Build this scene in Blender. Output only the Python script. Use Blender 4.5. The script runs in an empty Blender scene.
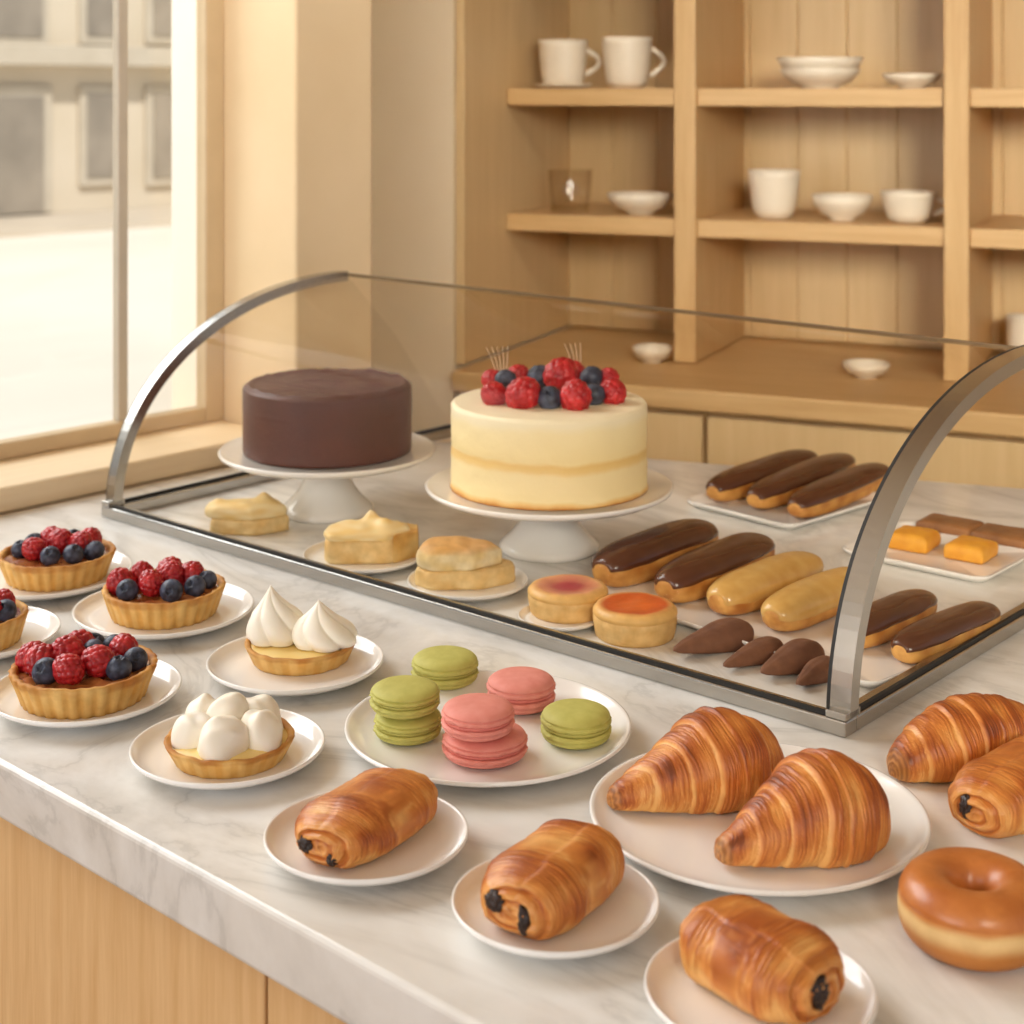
import bpy, bmesh, math, random
from mathutils import Vector, Matrix, noise
PI = math.pi
C = bpy.context.scene.collection
sc = bpy.context.scene
random.seed(7)

# ------------------------------------------------------------------ helpers
def lin(c):
    return c / 12.92 if c <= 0.04045 else ((c + 0.055) / 1.055) ** 2.4
def rgb(r, g, b):
    return (lin(r / 255), lin(g / 255), lin(b / 255), 1.0)
def mix(a, b, t):
    t = max(0, min(1, t))
    return tuple(a[i] + (b[i] - a[i]) * t for i in range(4))
def sstep(a, b, x):
    t = max(0, min(1, (x - a) / (b - a)))
    return t * t * (3 - 2 * t)
def n3(x, y, z):
    return noise.noise(Vector((x, y, z)))
def spow(x, e):
    return math.copysign(abs(x) ** e, x)
def interp(pts, x):
    for (x0, y0), (x1, y1) in zip(pts, pts[1:]):
        if x <= x1:
            t = (x - x0) / (x1 - x0) if x1 > x0 else 0
            return y0 + (y1 - y0) * t
    return pts[-1][1]
def smooth_interp(pts, x):
    # catmull-rom on y
    n = len(pts)
    for i in range(n - 1):
        x0, x1 = pts[i][0], pts[i + 1][0]
        if x <= x1 or i == n - 2:
            t = (x - x0) / (x1 - x0)
            p0 = pts[max(i - 1, 0)]; p1 = pts[i]; p2 = pts[i + 1]; p3 = pts[min(i + 2, n - 1)]
            m1 = (p2[1] - p0[1]) / max(p2[0] - p0[0], 1e-6) * (x1 - x0)
            m2 = (p3[1] - p1[1]) / max(p3[0] - p1[0], 1e-6) * (x1 - x0)
            t2, t3 = t * t, t * t * t
            return (2*t3 - 3*t2 + 1) * p1[1] + (t3 - 2*t2 + t) * m1 + (-2*t3 + 3*t2) * p2[1] + (t3 - t2) * m2

# ------------------------------------------------------------------ camera geometry (photograph 1024 x 1024)
FPX, HOR, CAMZ, TOP = 1600.0, 90.0, 1.45, 0.95
YAW = math.radians(42.77)
FW = Vector((-math.sin(YAW), math.cos(YAW), 0)); RT = Vector((math.cos(YAW), math.sin(YAW), 0))
def camxy(lat, d, z):
    p = FW * d + RT * lat
    return Vector((p.x, p.y, z))
def at(px, py, z=TOP):
    d = FPX * (CAMZ - z) / (py - HOR)
    return camxy((px - 512) / FPX * d, d, z)
def head(a, b):
    v = b - a
    return math.atan2(v.y, v.x)

# ------------------------------------------------------------------ mesh builder
class MB:
    def __init__(s):
        s.bm = bmesh.new(); s.col = s.bm.verts.layers.float_color.new('Col')
        s.uv = s.bm.loops.layers.uv.new('UVMap')
    def grid(s, nu, nv, fn, closev=True, merge=True):
        """fn(u,v)->co or (co,col); u in 0..1 inclusive, v in 0..1 (exclusive when closed)"""
        rows = []
        for i in range(nu):
            u = i / (nu - 1); row = []
            for j in range(nv):
                v = j / nv if closev else j / (nv - 1)
                r = fn(u, v); c = (1, 1, 1, 1)
                if isinstance(r, tuple) and len(r) == 2 and not isinstance(r[0], (int, float)):
                    r, c = r
                w = s.bm.verts.new(r); w[s.col] = c; row.append(w)
            rows.append(row)
        fs = []
        for i in range(nu - 1):
            for j in range(nv if closev else nv - 1):
                k = (j + 1) % nv
                f = s.bm.faces.new((rows[i][j], rows[i][k], rows[i + 1][k], rows[i + 1][j]))
                f.smooth = True; fs.append(f)
                den = nv if closev else nv - 1
                for l, (a, b) in zip(f.loops, ((i, j), (i, j + 1), (i + 1, j + 1), (i + 1, j))):
                    l[s.uv].uv = (a / (nu - 1), b / den)
        if merge:
            vs = [w for r in (rows[0], rows[-1]) for w in r]
            bmesh.ops.remove_doubles(s.bm, verts=vs, dist=1e-6)
        return s
    def lathe(s, prof, seg=64, fn=None, off=(0, 0, 0)):
        n = len(prof)
        def f(u, v):
            i = round(u * (n - 1)); r, z = prof[i]; a = v * 2 * PI
            if fn: r, z = fn(r, z, a, i)
            return Vector((off[0] + r * math.cos(a), off[1] + r * math.sin(a), off[2] + z))
        return s.grid(n, seg, f)
    def box(s, x0, x1, y0, y1, z0, z1, bev=0.0, seg=2):
        m = Matrix.Translation(((x0+x1)/2, (y0+y1)/2, (z0+z1)/2)) @ Matrix.Diagonal((x1-x0, y1-y0, z1-z0, 1))
        r = bmesh.ops.create_cube(s.bm, size=1, matrix=m)
        if bev:
            es = list({e for w in r['verts'] for e in w.link_edges})
            rr = bmesh.ops.bevel(s.bm, geom=es, offset=bev, segments=seg, affect='EDGES', profile=0.5)
        return s
    def prism(s, pts, z0, z1):
        lo = [s.bm.verts.new((x, y, z0)) for x, y in pts]; hi = [s.bm.verts.new((x, y, z1)) for x, y in pts]
        s.bm.faces.new(lo[::-1]); s.bm.faces.new(hi)
        n = len(pts)
        for i in range(n):
            s.bm.faces.new((lo[i], lo[(i+1) % n], hi[(i+1) % n], hi[i]))
        return s
    def tube(s, pts, rad, seg=10, closed=False, taper=False):
        pts = [Vector(p) for p in pts]; n = len(pts)
        def f(u, v):
            i = round(u * (n - 1))
            t = (pts[min(i+1, n-1)] - pts[max(i-1, 0)]).normalized()
            a = Vector((0, 0, 1)) if abs(t.z) < .9 else Vector((0, 1, 0))
            x = t.cross(a).normalized(); y = x.cross(t)
            r = rad(u) if callable(rad) else rad
            return pts[i] + x * r * math.cos(v*2*PI) + y * r * math.sin(v*2*PI)
        s.grid(n, seg, f)
        return s
    def build(s, name, mat, parent=None, loc=None, rotz=0, smooth=None):
        bmesh.ops.recalc_face_normals(s.bm, faces=s.bm.faces[:])
        if smooth is not None:
            for f in s.bm.faces: f.smooth = smooth
        me = bpy.data.meshes.new(name); s.bm.to_mesh(me); s.bm.free()
        me.materials.append(mat)
        o = bpy.data.objects.new(name, me); C.objects.link(o)
        if parent: o.parent = parent
        if loc is not None: o.location = loc
        o.rotation_euler.z = rotz
        return o

def thing(name, label, cat, loc=(0, 0, 0), rotz=0, group=None):
    o = bpy.data.objects.new(name, None); C.objects.link(o)
    o.empty_display_size = 0.03
    o.location = loc; o.rotation_euler.z = rotz
    return tag(o, label, cat, group)
def tag(o, label, cat, group=None):
    o['label'] = label; o['category'] = cat
    if group: o['group'] = group
    return o
def struct(o):
    o['kind'] = 'structure'; return o
def dup(root, loc, rotz, label, group=None, scale=None):
    r = root.copy(); C.objects.link(r); r.location = loc; r.rotation_euler.z = rotz
    r['label'] = label
    if group: r['group'] = group
    if scale: r.scale = scale
    for ch in list(root.children):
        c = ch.copy(); C.objects.link(c); c.parent = r
        for g in list(ch.children):
            d = g.copy(); C.objects.link(d); d.parent = c
    return r

# ------------------------------------------------------------------ materials
def newmat(name):
    m = bpy.data.materials.new(name); m.use_nodes = True
    nt = m.node_tree; b = nt.nodes['Principled BSDF']
    return m, nt, b
def N(nt, t, **kw):
    n = nt.nodes.new(t)
    for k, v in kw.items(): setattr(n, k, v)
    return n
def mat(name, c1, c2=None, rough=.5, scale=20., bump=0., bscale=None, attr=False, spec=.5, sss=0., coat=0., detail=6, stretch=(1, 1, 1), bdist=.002, contrast=(.3, .7)):
    m, nt, b = newmat(name); L = nt.links.new
    b.inputs['Roughness'].default_value = rough
    b.inputs['Specular IOR Level'].default_value = spec
    b.inputs['Coat Weight'].default_value = coat
    b.inputs['Coat Roughness'].default_value = .15
    if sss:
        b.inputs['Subsurface Weight'].default_value = sss
        b.inputs['Subsurface Radius'].default_value = (1, .6, .35)
        b.inputs['Subsurface Scale'].default_value = .004
    tc = N(nt, 'ShaderNodeTexCoord'); mp = N(nt, 'ShaderNodeMapping'); mp.inputs['Scale'].default_value = stretch
    L(tc.outputs['Object'], mp.inputs['Vector'])
    nz = N(nt, 'ShaderNodeTexNoise'); nz.inputs['Scale'].default_value = scale; nz.inputs['Detail'].default_value = detail
    L(mp.outputs[0], nz.inputs['Vector'])
    rp = N(nt, 'ShaderNodeValToRGB')
    rp.color_ramp.elements[0].position = contrast[0]; rp.color_ramp.elements[1].position = contrast[1]
    rp.color_ramp.elements[0].color = c1; rp.color_ramp.elements[1].color = c2 or c1
    L(nz.outputs['Fac'], rp.inputs[0])
    out = rp.outputs[0]
    if attr:
        at_ = N(nt, 'ShaderNodeAttribute'); at_.attribute_name = 'Col'
        mx = N(nt, 'ShaderNodeMix', data_type='RGBA', blend_type='MULTIPLY'); mx.inputs[0].default_value = 1
        L(at_.outputs['Color'], mx.inputs[6]); L(out, mx.inputs[7]); out = mx.outputs[2]
    L(out, b.inputs['Base Color'])
    if bump:
        n2 = N(nt, 'ShaderNodeTexNoise'); n2.inputs['Scale'].default_value = bscale or scale * 3; n2.inputs['Detail'].default_value = 5
        L(mp.outputs[0], n2.inputs['Vector'])
        bp = N(nt, 'ShaderNodeBump'); bp.inputs['Strength'].default_value = bump; bp.inputs['Distance'].default_value = bdist
        L(n2.outputs['Fac'], bp.inputs['Height']); L(bp.outputs[0], b.inputs['Normal'])
    return m

def wood(name, c1, c2, axis=2, scale=6., rough=.45):
    st = [14, 14, 14]; st[axis] = .8
    m, nt, b = newmat(name); L = nt.links.new
    tc = N(nt, 'ShaderNodeTexCoord'); mp = N(nt, 'ShaderNodeMapping'); mp.inputs['Scale'].default_value = st
    L(tc.outputs['Object'], mp.inputs[0])
    nz = N(nt, 'ShaderNodeTexNoise'); nz.inputs['Scale'].default_value = scale; nz.inputs['Detail'].default_value = 8; nz.inputs['Distortion'].default_value = .4
    L(mp.outputs[0], nz.inputs['Vector'])
    n2 = N(nt, 'ShaderNodeTexNoise'); n2.inputs['Scale'].default_value = scale * 6; n2.inputs['Detail'].default_value = 3
    L(mp.outputs[0], n2.inputs['Vector'])
    ad = N(nt, 'ShaderNodeMath', operation='MULTIPLY_ADD'); ad.inputs[1].default_value = .35
    L(n2.outputs['Fac'], ad.inputs[0]); L(nz.outputs['Fac'], ad.inputs[2])
    rp = N(nt, 'ShaderNodeValToRGB'); rp.color_ramp.elements[0].position = .4; rp.color_ramp.elements[1].position = .95
    rp.color_ramp.elements[0].color = c1; rp.color_ramp.elements[1].color = c2
    L(ad.outputs[0], rp.inputs[0]); L(rp.outputs[0], b.inputs['Base Color'])
    bp = N(nt, 'ShaderNodeBump'); bp.inputs['Strength'].default_value = .12; bp.inputs['Distance'].default_value = .001
    L(ad.outputs[0], bp.inputs['Height']); L(bp.outputs[0], b.inputs['Normal'])
    b.inputs['Roughness'].default_value = rough
    return m

def marble(name):
    m, nt, b = newmat(name); L = nt.links.new
    tc = N(nt, 'ShaderNodeTexCoord')
    n1 = N(nt, 'ShaderNodeTexNoise'); n1.inputs['Scale'].default_value = 2.6; n1.inputs['Detail'].default_value = 9; n1.inputs['Distortion'].default_value = 1.3; n1.inputs['Roughness'].default_value = .6
    mp = N(nt, 'ShaderNodeMapping'); mp.inputs['Rotation'].default_value = (0, 0, .5); mp.inputs['Scale'].default_value = (1, 2.0, 1)
    L(tc.outputs['Object'], mp.inputs[0]); L(mp.outputs[0], n1.inputs['Vector'])
    # thin veins: 1-|n-.5|
    s1 = N(nt, 'ShaderNodeMath', operation='SUBTRACT'); s1.inputs[1].default_value = .5; L(n1.outputs['Fac'], s1.inputs[0])
    a1 = N(nt, 'ShaderNodeMath', operation='ABSOLUTE'); L(s1.outputs[0], a1.inputs[0])
    rp = N(nt, 'ShaderNodeValToRGB'); e = rp.color_ramp.elements
    e[0].position = 0; e[0].color = rgb(216, 213, 208); e[1].position = .11; e[1].color = rgb(242, 240, 236)
    x = rp.color_ramp.elements.new(.02); x.color = rgb(229, 226, 221)
    L(a1.outputs[0], rp.inputs[0])
    n2 = N(nt, 'ShaderNodeTexNoise'); n2.inputs['Scale'].default_value = 7; n2.inputs['Detail'].default_value = 7; n2.inputs['Distortion'].default_value = .6
    L(mp.outputs[0], n2.inputs['Vector'])
    r2 = N(nt, 'ShaderNodeValToRGB'); r2.color_ramp.elements[0].position = .35; r2.color_ramp.elements[1].position = .62
    r2.color_ramp.elements[0].color = rgb(241, 238, 234); r2.color_ramp.elements[1].color = (1, 1, 1, 1)
    L(n2.outputs['Fac'], r2.inputs[0])
    mx = N(nt, 'ShaderNodeMix', data_type='RGBA', blend_type='MULTIPLY'); mx.inputs[0].default_value = 1
    L(rp.outputs[0], mx.inputs[6]); L(r2.outputs[0], mx.inputs[7]); L(mx.outputs[2], b.inputs['Base Color'])
    b.inputs['Roughness'].default_value = .2; b.inputs['Specular IOR Level'].default_value = .45
    return m

def thin_glass(name, tint, rough=.01, refl=1.0, base=.03):
    m = bpy.data.materials.new(name); m.use_nodes = True; nt = m.node_tree; nt.nodes.clear(); L = nt.links.new
    o = N(nt, 'ShaderNodeOutputMaterial'); t = N(nt, 'ShaderNodeBsdfTransparent'); t.inputs[0].default_value = tint
    lw = N(nt, 'ShaderNodeLayerWeight'); lw.inputs[0].default_value = .5
    p2 = N(nt, 'ShaderNodeMath', operation='POWER'); p2.inputs[1].default_value = 3; L(lw.outputs['Facing'], p2.inputs[0])
    mt = N(nt, 'ShaderNodeMix', data_type='RGBA'); mt.inputs[6].default_value = tint; mt.inputs[7].default_value = (tint[0] ** 6, tint[1] ** 6, tint[2] ** 6, 1)
    L(p2.outputs[0], mt.inputs[0]); L(mt.outputs[2], t.inputs[0])
    g = N(nt, 'ShaderNodeBsdfGlossy'); g.inputs['Roughness'].default_value = rough; g.inputs[0].default_value = (.95, .93, .9, 1)
    f = N(nt, 'ShaderNodeLayerWeight'); f.inputs[0].default_value = .5
    pw = N(nt, 'ShaderNodeMath', operation='POWER'); pw.inputs[1].default_value = 6.5; L(f.outputs['Facing'], pw.inputs[0])
    k = N(nt, 'ShaderNodeMath', operation='MULTIPLY_ADD'); k.inputs[1].default_value = .8 * refl; k.inputs[2].default_value = base
    L(pw.outputs[0], k.inputs[0])
    mx = N(nt, 'ShaderNodeMixShader'); L(k.outputs[0], mx.inputs[0]); L(t.outputs[0], mx.inputs[1]); L(g.outputs[0], mx.inputs[2]); L(mx.outputs[0], o.inputs[0])
    return m
def metal(name, c, rough):
    m, nt, b = newmat(name); b.inputs['Base Color'].default_value = c; b.inputs['Metallic'].default_value = 1; b.inputs['Roughness'].default_value = rough
    n = N(nt, 'ShaderNodeTexNoise'); n.inputs['Scale'].default_value = 5
    r = N(nt, 'ShaderNodeMapRange'); r.inputs[3].default_value = rough * .97; r.inputs[4].default_value = rough * 1.03
    nt.links.new(n.outputs['Fac'], r.inputs[0]); nt.links.new(r.outputs[0], b.inputs['Roughness'])
    return m

W1 = (1, 1, 1, 1)
M = dict(
    marble=marble('marble'),
    oak_front=wood('pale_oak_front', rgb(214, 168, 112), rgb(236, 198, 146), axis=2),
    oak=wood('shelf_oak', rgb(198, 158, 104), rgb(216, 180, 128), axis=0),
    oak_v=wood('shelf_oak_upright', rgb(192, 152, 98), rgb(210, 174, 122), axis=2),
    oak_back=wood('shelf_back_oak', rgb(212, 180, 130), rgb(224, 194, 146), axis=2, scale=3),
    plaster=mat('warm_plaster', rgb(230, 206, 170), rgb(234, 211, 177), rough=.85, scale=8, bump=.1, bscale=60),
    reveal_lit_tone=mat('painted_lit_reveal', rgb(252, 246, 234), rgb(254, 249, 239), rough=.8, scale=6),  # whiter than the wall plaster: daylight on the reveal put into the colour
    plaster_shade=mat('painted_shade_plaster', rgb(228, 202, 162), rgb(233, 208, 170), rough=.85, scale=8, bump=.1, bscale=60),  # pier copy of the plaster, its shaded side put into a darker tone
    plaster_lit_tone=mat('painted_lit_plaster', rgb(252, 234, 204), rgb(254, 237, 208), rough=.85, scale=8, bump=.1, bscale=60),  # corner copy of the plaster, lightened so the wall looks better lit
    plaster_out=mat('outside_plaster', rgb(240, 226, 204), rgb(245, 232, 212), rough=.9, scale=5),
    sill=wood('sill_wood', rgb(232, 204, 164), rgb(242, 220, 184), axis=1),
    floor=wood('floor_wood', rgb(120, 84, 50), rgb(160, 118, 74), axis=0, scale=3),
    ceil=mat('ceiling_paint', rgb(236, 220, 194), rough=.9),
    winframe=mat('window_frame_paint', rgb(206, 182, 146), rgb(214, 190, 154), rough=.5),
    winbar=mat('window_bar_paint', rgb(196, 184, 166), rgb(204, 192, 174), rough=.4),
    wglass=thin_glass('window_glass', (.98, .98, .97, 1), refl=.6),
    glass=thin_glass('case_glass', (.965, .95, .925, 1), refl=.6, base=.0015),
    tumbler=thin_glass('tumbler_glass', (.965, .955, .94, 1), refl=1.0, base=.06),
    steel=metal('polished_steel', rgb(188, 184, 177), .26),
    rubber=mat('black_gasket', rgb(30, 28, 26), rgb(36, 34, 31), rough=.6),
    china=mat('white_china', rgb(246, 243, 238), rgb(248, 245, 241), rough=.13, spec=.5, coat=.3),
    cup=mat('cream_stoneware', rgb(228, 214, 192), rgb(232, 219, 198), rough=.35),
    pastry=mat('baked_pastry', rgb(235, 232, 228), W1, rough=.42, scale=90, attr=True, bump=.35, bscale=220, bdist=.0012, spec=.45),
    crust=mat('shortcrust', rgb(225, 220, 210), W1, rough=.62, scale=80, attr=True, bump=.5, bscale=260, bdist=.001, spec=.3),
    choc_piece=mat('dark_chocolate_piece', rgb(36, 22, 16), rgb(52, 32, 24), rough=.4, scale=90, bump=.6, bscale=250),
    rasp=mat('raspberry_red', rgb(150, 14, 26), rgb(206, 48, 52), rough=.35, scale=1.6, spec=.5, sss=.15),
    blue=mat('blueberry_skin', rgb(24, 26, 38), rgb(84, 92, 114), rough=.45, scale=1.7, spec=.4),
    jam=mat('berry_glaze', rgb(120, 40, 30), rgb(196, 130, 70), rough=.2, scale=40, coat=.5),
    cream=mat('whipped_meringue', rgb(250, 241, 222), rgb(253, 246, 231), rough=.45, scale=40, sss=.08, spec=.4, attr=True),
    custard=mat('lemon_custard', rgb(244, 208, 122), rgb(248, 220, 145), rough=.4, scale=40, sss=.15),
    green_shell=mat('pistachio_shell', rgb(186, 180, 92), rgb(198, 192, 106), rough=.6, scale=120, bump=.12, bscale=350, spec=.3),
    green_fill=mat('pistachio_filling', rgb(168, 160, 74), rgb(178, 172, 86), rough=.6, scale=90, bump=.4),
    pink_shell=mat('raspberry_macaron_shell', rgb(226, 138, 124), rgb(234, 152, 138), rough=.6, scale=120, bump=.12, bscale=350, spec=.3),
    pink_fill=mat('raspberry_macaron_filling', rgb(210, 112, 102), rgb(216, 122, 110), rough=.6, scale=90, bump=.4),
    eclair=mat('choux_pastry', rgb(230, 222, 210), W1, rough=.5, scale=70, attr=True, bump=.4, bscale=200, bdist=.001),
    choc_glaze=mat('chocolate_glaze', rgb(78, 42, 26), rgb(94, 54, 34), rough=.22, scale=30, bump=.08, bscale=60, coat=.15),
    caramel=mat('caramel_glaze', rgb(206, 158, 84), rgb(224, 182, 108), rough=.25, scale=50, bump=.1, bscale=90, coat=.2),
    cocoa=mat('cocoa_biscuit', rgb(104, 66, 46), rgb(132, 88, 62), rough=.75, scale=60, bump=.4, bscale=150),
    choc_cake=mat('chocolate_frosting', rgb(84, 46, 32), rgb(98, 56, 40), rough=.42, scale=30, bump=.3, bscale=45, spec=.4),
    bar_yellow=mat('golden_sponge', rgb(220, 146, 36), rgb(236, 170, 54), rough=.55, scale=60, bump=.3, bscale=140),
    bar_brown=mat('brown_sugar_bar', rgb(120, 78, 46), rgb(160, 108, 62), rough=.4, scale=50, bump=.3),
    donut_glaze=mat('doughnut_glaze', rgb(176, 98, 42), rgb(200, 122, 58), rough=.34, scale=60, bump=.12, bscale=260, coat=.12),
    donut=mat('fried_dough', rgb(235, 230, 224), W1, rough=.5, scale=60, attr=True, bump=.15, bscale=200),
    cheesecake=None,
    sprig=mat('pale_sugar_strand', rgb(236, 214, 188), rough=.3),
    road=mat('pale_road', rgb(226, 218, 204), rgb(244, 238, 226), rough=.9, scale=.25, stretch=(1, .3, 1)),
    pave=mat('pale_pavement', rgb(200, 186, 166), rgb(214, 200, 180), rough=.9, scale=1),
    facade=mat('cream_facade', rgb(214, 200, 176), rgb(222, 209, 188), rough=.9, scale=.8),
    stone=mat('pale_stone', rgb(198, 186, 166), rgb(208, 197, 178), rough=.9, scale=2),
    darkwin=mat('dim_shop_window', rgb(140, 130, 116), rgb(168, 156, 140), rough=.3, scale=1.2),
)
def cheesecake_mat():
    m, nt, b = newmat('vanilla_cake'); L = nt.links.new
    tc = N(nt, 'ShaderNodeTexCoord'); sp = N(nt, 'ShaderNodeSeparateXYZ'); L(tc.outputs['Object'], sp.inputs[0])
    nz = N(nt, 'ShaderNodeTexNoise'); nz.inputs['Scale'].default_value = 26; nz.inputs['Detail'].default_value = 5
    mp = N(nt, 'ShaderNodeMapping'); mp.inputs['Scale'].default_value = (1, 1, .6); L(tc.outputs['Object'], mp.inputs[0]); L(mp.outputs[0], nz.inputs['Vector'])
    ma = N(nt, 'ShaderNodeMath', operation='MULTIPLY_ADD'); ma.inputs[1].default_value = .012; L(nz.outputs['Fac'], ma.inputs[0]); L(sp.outputs['Z'], ma.inputs[2])
    mr = N(nt, 'ShaderNodeMapRange'); mr.inputs[1].default_value = .006; mr.inputs[2].default_value = .091; L(ma.outputs[0], mr.inputs[0])
    rp = N(nt, 'ShaderNodeValToRGB'); cr = rp.color_ramp
    stops = [(0, (196, 132, 60)), (.04, (232, 190, 118)), (.09, (243, 222, 168)), (.40, (244, 224, 172)), (.46, (236, 202, 132)), (.52, (232, 194, 120)), (.57, (244, 222, 164)), (.9, (246, 228, 178)), (1, (247, 234, 200))]
    cr.elements[0].position = 0; cr.elements[0].color = rgb(*stops[0][1]); cr.elements[1].position = 1; cr.elements[1].color = rgb(*stops[-1][1])
    for p, c in stops[1:-1]:
        e = cr.elements.new(p); e.color = rgb(*c)
    L(mr.outputs[0], rp.inputs[0]); L(rp.outputs[0], b.inputs['Base Color'])
    n2 = N(nt, 'ShaderNodeTexNoise'); n2.inputs['Scale'].default_value = 90; L(tc.outputs['Object'], n2.inputs['Vector'])
    bp = N(nt, 'ShaderNodeBump'); bp.inputs['Strength'].default_value = .55; bp.inputs['Distance'].default_value = .001; L(n2.outputs['Fac'], bp.inputs['Height']); L(bp.outputs[0], b.inputs['Normal'])
    b.inputs['Roughness'].default_value = .6
    return m
M['cheesecake'] = cheesecake_mat()

# ================================================================== ROOM
SX = -1.72                       # left end of the counter
FY = 0.615                       # front edge of the counter
fl = struct(MB().box(-2.4, 3.2, -3.0, 4.2, -.05, 0).build('floor', M['floor']))
ce = struct(MB().box(-2.4, 3.2, -3.0, 4.2, 2.8, 2.86).build('ceiling', M['ceil']))
# window wall: below the sill, above the window, towards the photographer
struct(MB().box(-1.95, -1.85, -3.0, 1.395, 0, .95).box(-1.95, -1.85, -3.0, 1.395, 2.5, 2.8).box(-1.95, -1.85, -3.0, -1.2, .95, 2.5).build('wall_left', M['plaster']))
struct(MB().box(-1.935, -1.874, 1.366, 1.394, .95, 2.5).build('trim_3', M['reveal_lit_tone']))
struct(MB().box(-1.95, -1.69, 1.395, 1.535, 0, 2.8, .004).build('wall_pier', M['plaster_shade']))
struct(MB().prism([(-1.95, 1.536), (-1.86, 1.536), (-2.28, 1.84), (-2.28, 2.02), (-2.36, 2.02), (-2.36, 1.80)], 0, 2.8).build('wall_alcove', M['plaster_out']))
sill = struct(MB().box(-1.87, SX - .002, -1.2, 1.394, .95, .981, .004).build('trim_1', M['sill']))
struct(MB().box(-1.85, SX - .004, -1.2, 1.394, 0, .949).build('trim_2', M['plaster']))
win = bpy.data.objects.new('window_1', None); C.objects.link(win); struct(win)
win.location = (-1.86, 0, .981)
MB().box(-.012, .012, 1.362, 1.395, 0, 1.52, .003).box(-.012, .012, -1.2, 1.362, 0, .022, .003).box(-.012, .012, -1.2, 1.362, 1.49, 1.52).box(-.012, .012, -1.2, -1.16, .022, 1.49).build('window_frame', M['winframe'], win)
MB().box(-.007, .007, 1.222, 1.238, .022, 1.49, .002).build('mullion', M['winbar'], win)
MB().box(-.003, .003, -1.16, 1.222, .022, 1.49).build('glass_pane', M['wglass'], win)
MB().box(-.003, .003, 1.238, 1.362, .022, 1.49).build('glass_pane', M['wglass'], win)

# back wall and shelving, turned about 23 degrees to the picture
P0 = camxy(-.1015, 2.85, 0)
wv = RT * .9187 + FW * -.395
RZ = math.atan2(wv.y, wv.x)
def sh(s, t, z):                # shelf-local (along, deep, up) -> world
    return P0 + Vector((math.cos(RZ) * s - math.sin(RZ) * t, math.sin(RZ) * s + math.cos(RZ) * t, z))
def sh_px(px, t, z):            # the point of depth t seen in column px
    r = (px - 512) / FPX
    lo, hi = -1.0, 3.0
    for _ in range(50):
        m = (lo + hi) / 2; p = sh(m, t, z); q = p.dot(RT) / p.dot(FW)
        if q < r: lo = m
        else: hi = m
    return sh(lo, t, z)
a = sh(-.002, 0, 0); b_ = sh(-.002, .62, 0)
struct(MB().prism([(-2.36, a.y), (a.x, a.y), (b_.x, b_.y), (-2.36, b_.y + .2)], 0, 2.8).build('wall_corner', M['plaster_lit_tone']))
c1 = sh(-.002, .56, 0); c2 = sh(3.2, .56, 0); c3 = sh(3.2, .62, 0); c4 = sh(0, .62, 0)
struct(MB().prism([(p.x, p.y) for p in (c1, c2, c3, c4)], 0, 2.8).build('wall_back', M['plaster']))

ZS = [1.453, 1.218, 1.72, 1.98]
T0, T1 = .185, .509
BAYS = [(0.02, .352), (.392, .824), (.865, 1.30), (1.34, 1.78)]
shelf = thing('shelving_unit', 'tall pale oak shelving unit with open bays along the back wall', 'shelving', P0 + Vector((0, 0, .962)), RZ)
zz = lambda z: z - .962
MB().box(0, .018, .0, .545, 0, 1.7, .002).build('side_panel', M['oak_back'], shelf)
mbk = MB()
x = .018
while x < 1.80:                 # tongue-and-groove back boards
    mbk.box(x, x + .0955, .511, .545, 0, 1.7, .0025, 1); x += .096
mbk.build('back_panel', M['oak_back'], shelf)
for x0, x1 in ((.352, .392), (.824, .865), (1.30, 1.34), (1.78, 1.82)):
    MB().box(x0, x1, T0 - .012, .51, 0, 1.7, .002).build('divider', M['oak_v'], shelf)
for z in ZS:
    for x0, x1 in BAYS:
        if z > 1.6 and x0 > 1: continue
        MB().box(x0, x1, T0, .51, zz(z) - .032, zz(z), .002).build('shelf', M['oak'], shelf)
# lower cabinets with a worktop
wt = MB().box(.02, 1.85, -.06, .545, .925, .96, .004).build('wooden_worktop', M['oak'], None, P0, RZ)
tag(wt, 'pale wooden worktop running below the shelving bays at the back', 'worktop')
seam = sh_px(707, -.03, 0); ss = (seam - P0).dot(Vector((math.cos(RZ), math.sin(RZ), 0)))
def low_cab(x0, x1, label):
    t = thing('base_cabinet', label, 'cabinet', sh(x0, 0, 0), RZ, None)
    w = x1 - x0
    MB().box(.002, w - .002, -.025, .54, 0, .924).build('carcass', M['oak_v'], t)
    MB().box(.004, w - .004, -.045, -.026, .08, .915, .002).build('door', M['oak_back'], t)
low_cab(.02, ss, 'pale oak base cabinet at the left end under the shelves')
low_cab(ss, 1.15, 'pale oak base cabinet under the middle shelf bay behind the cheesecake')
low_cab(1.15, 1.85, 'pale oak base cabinet at the right end under the shelves')

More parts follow.
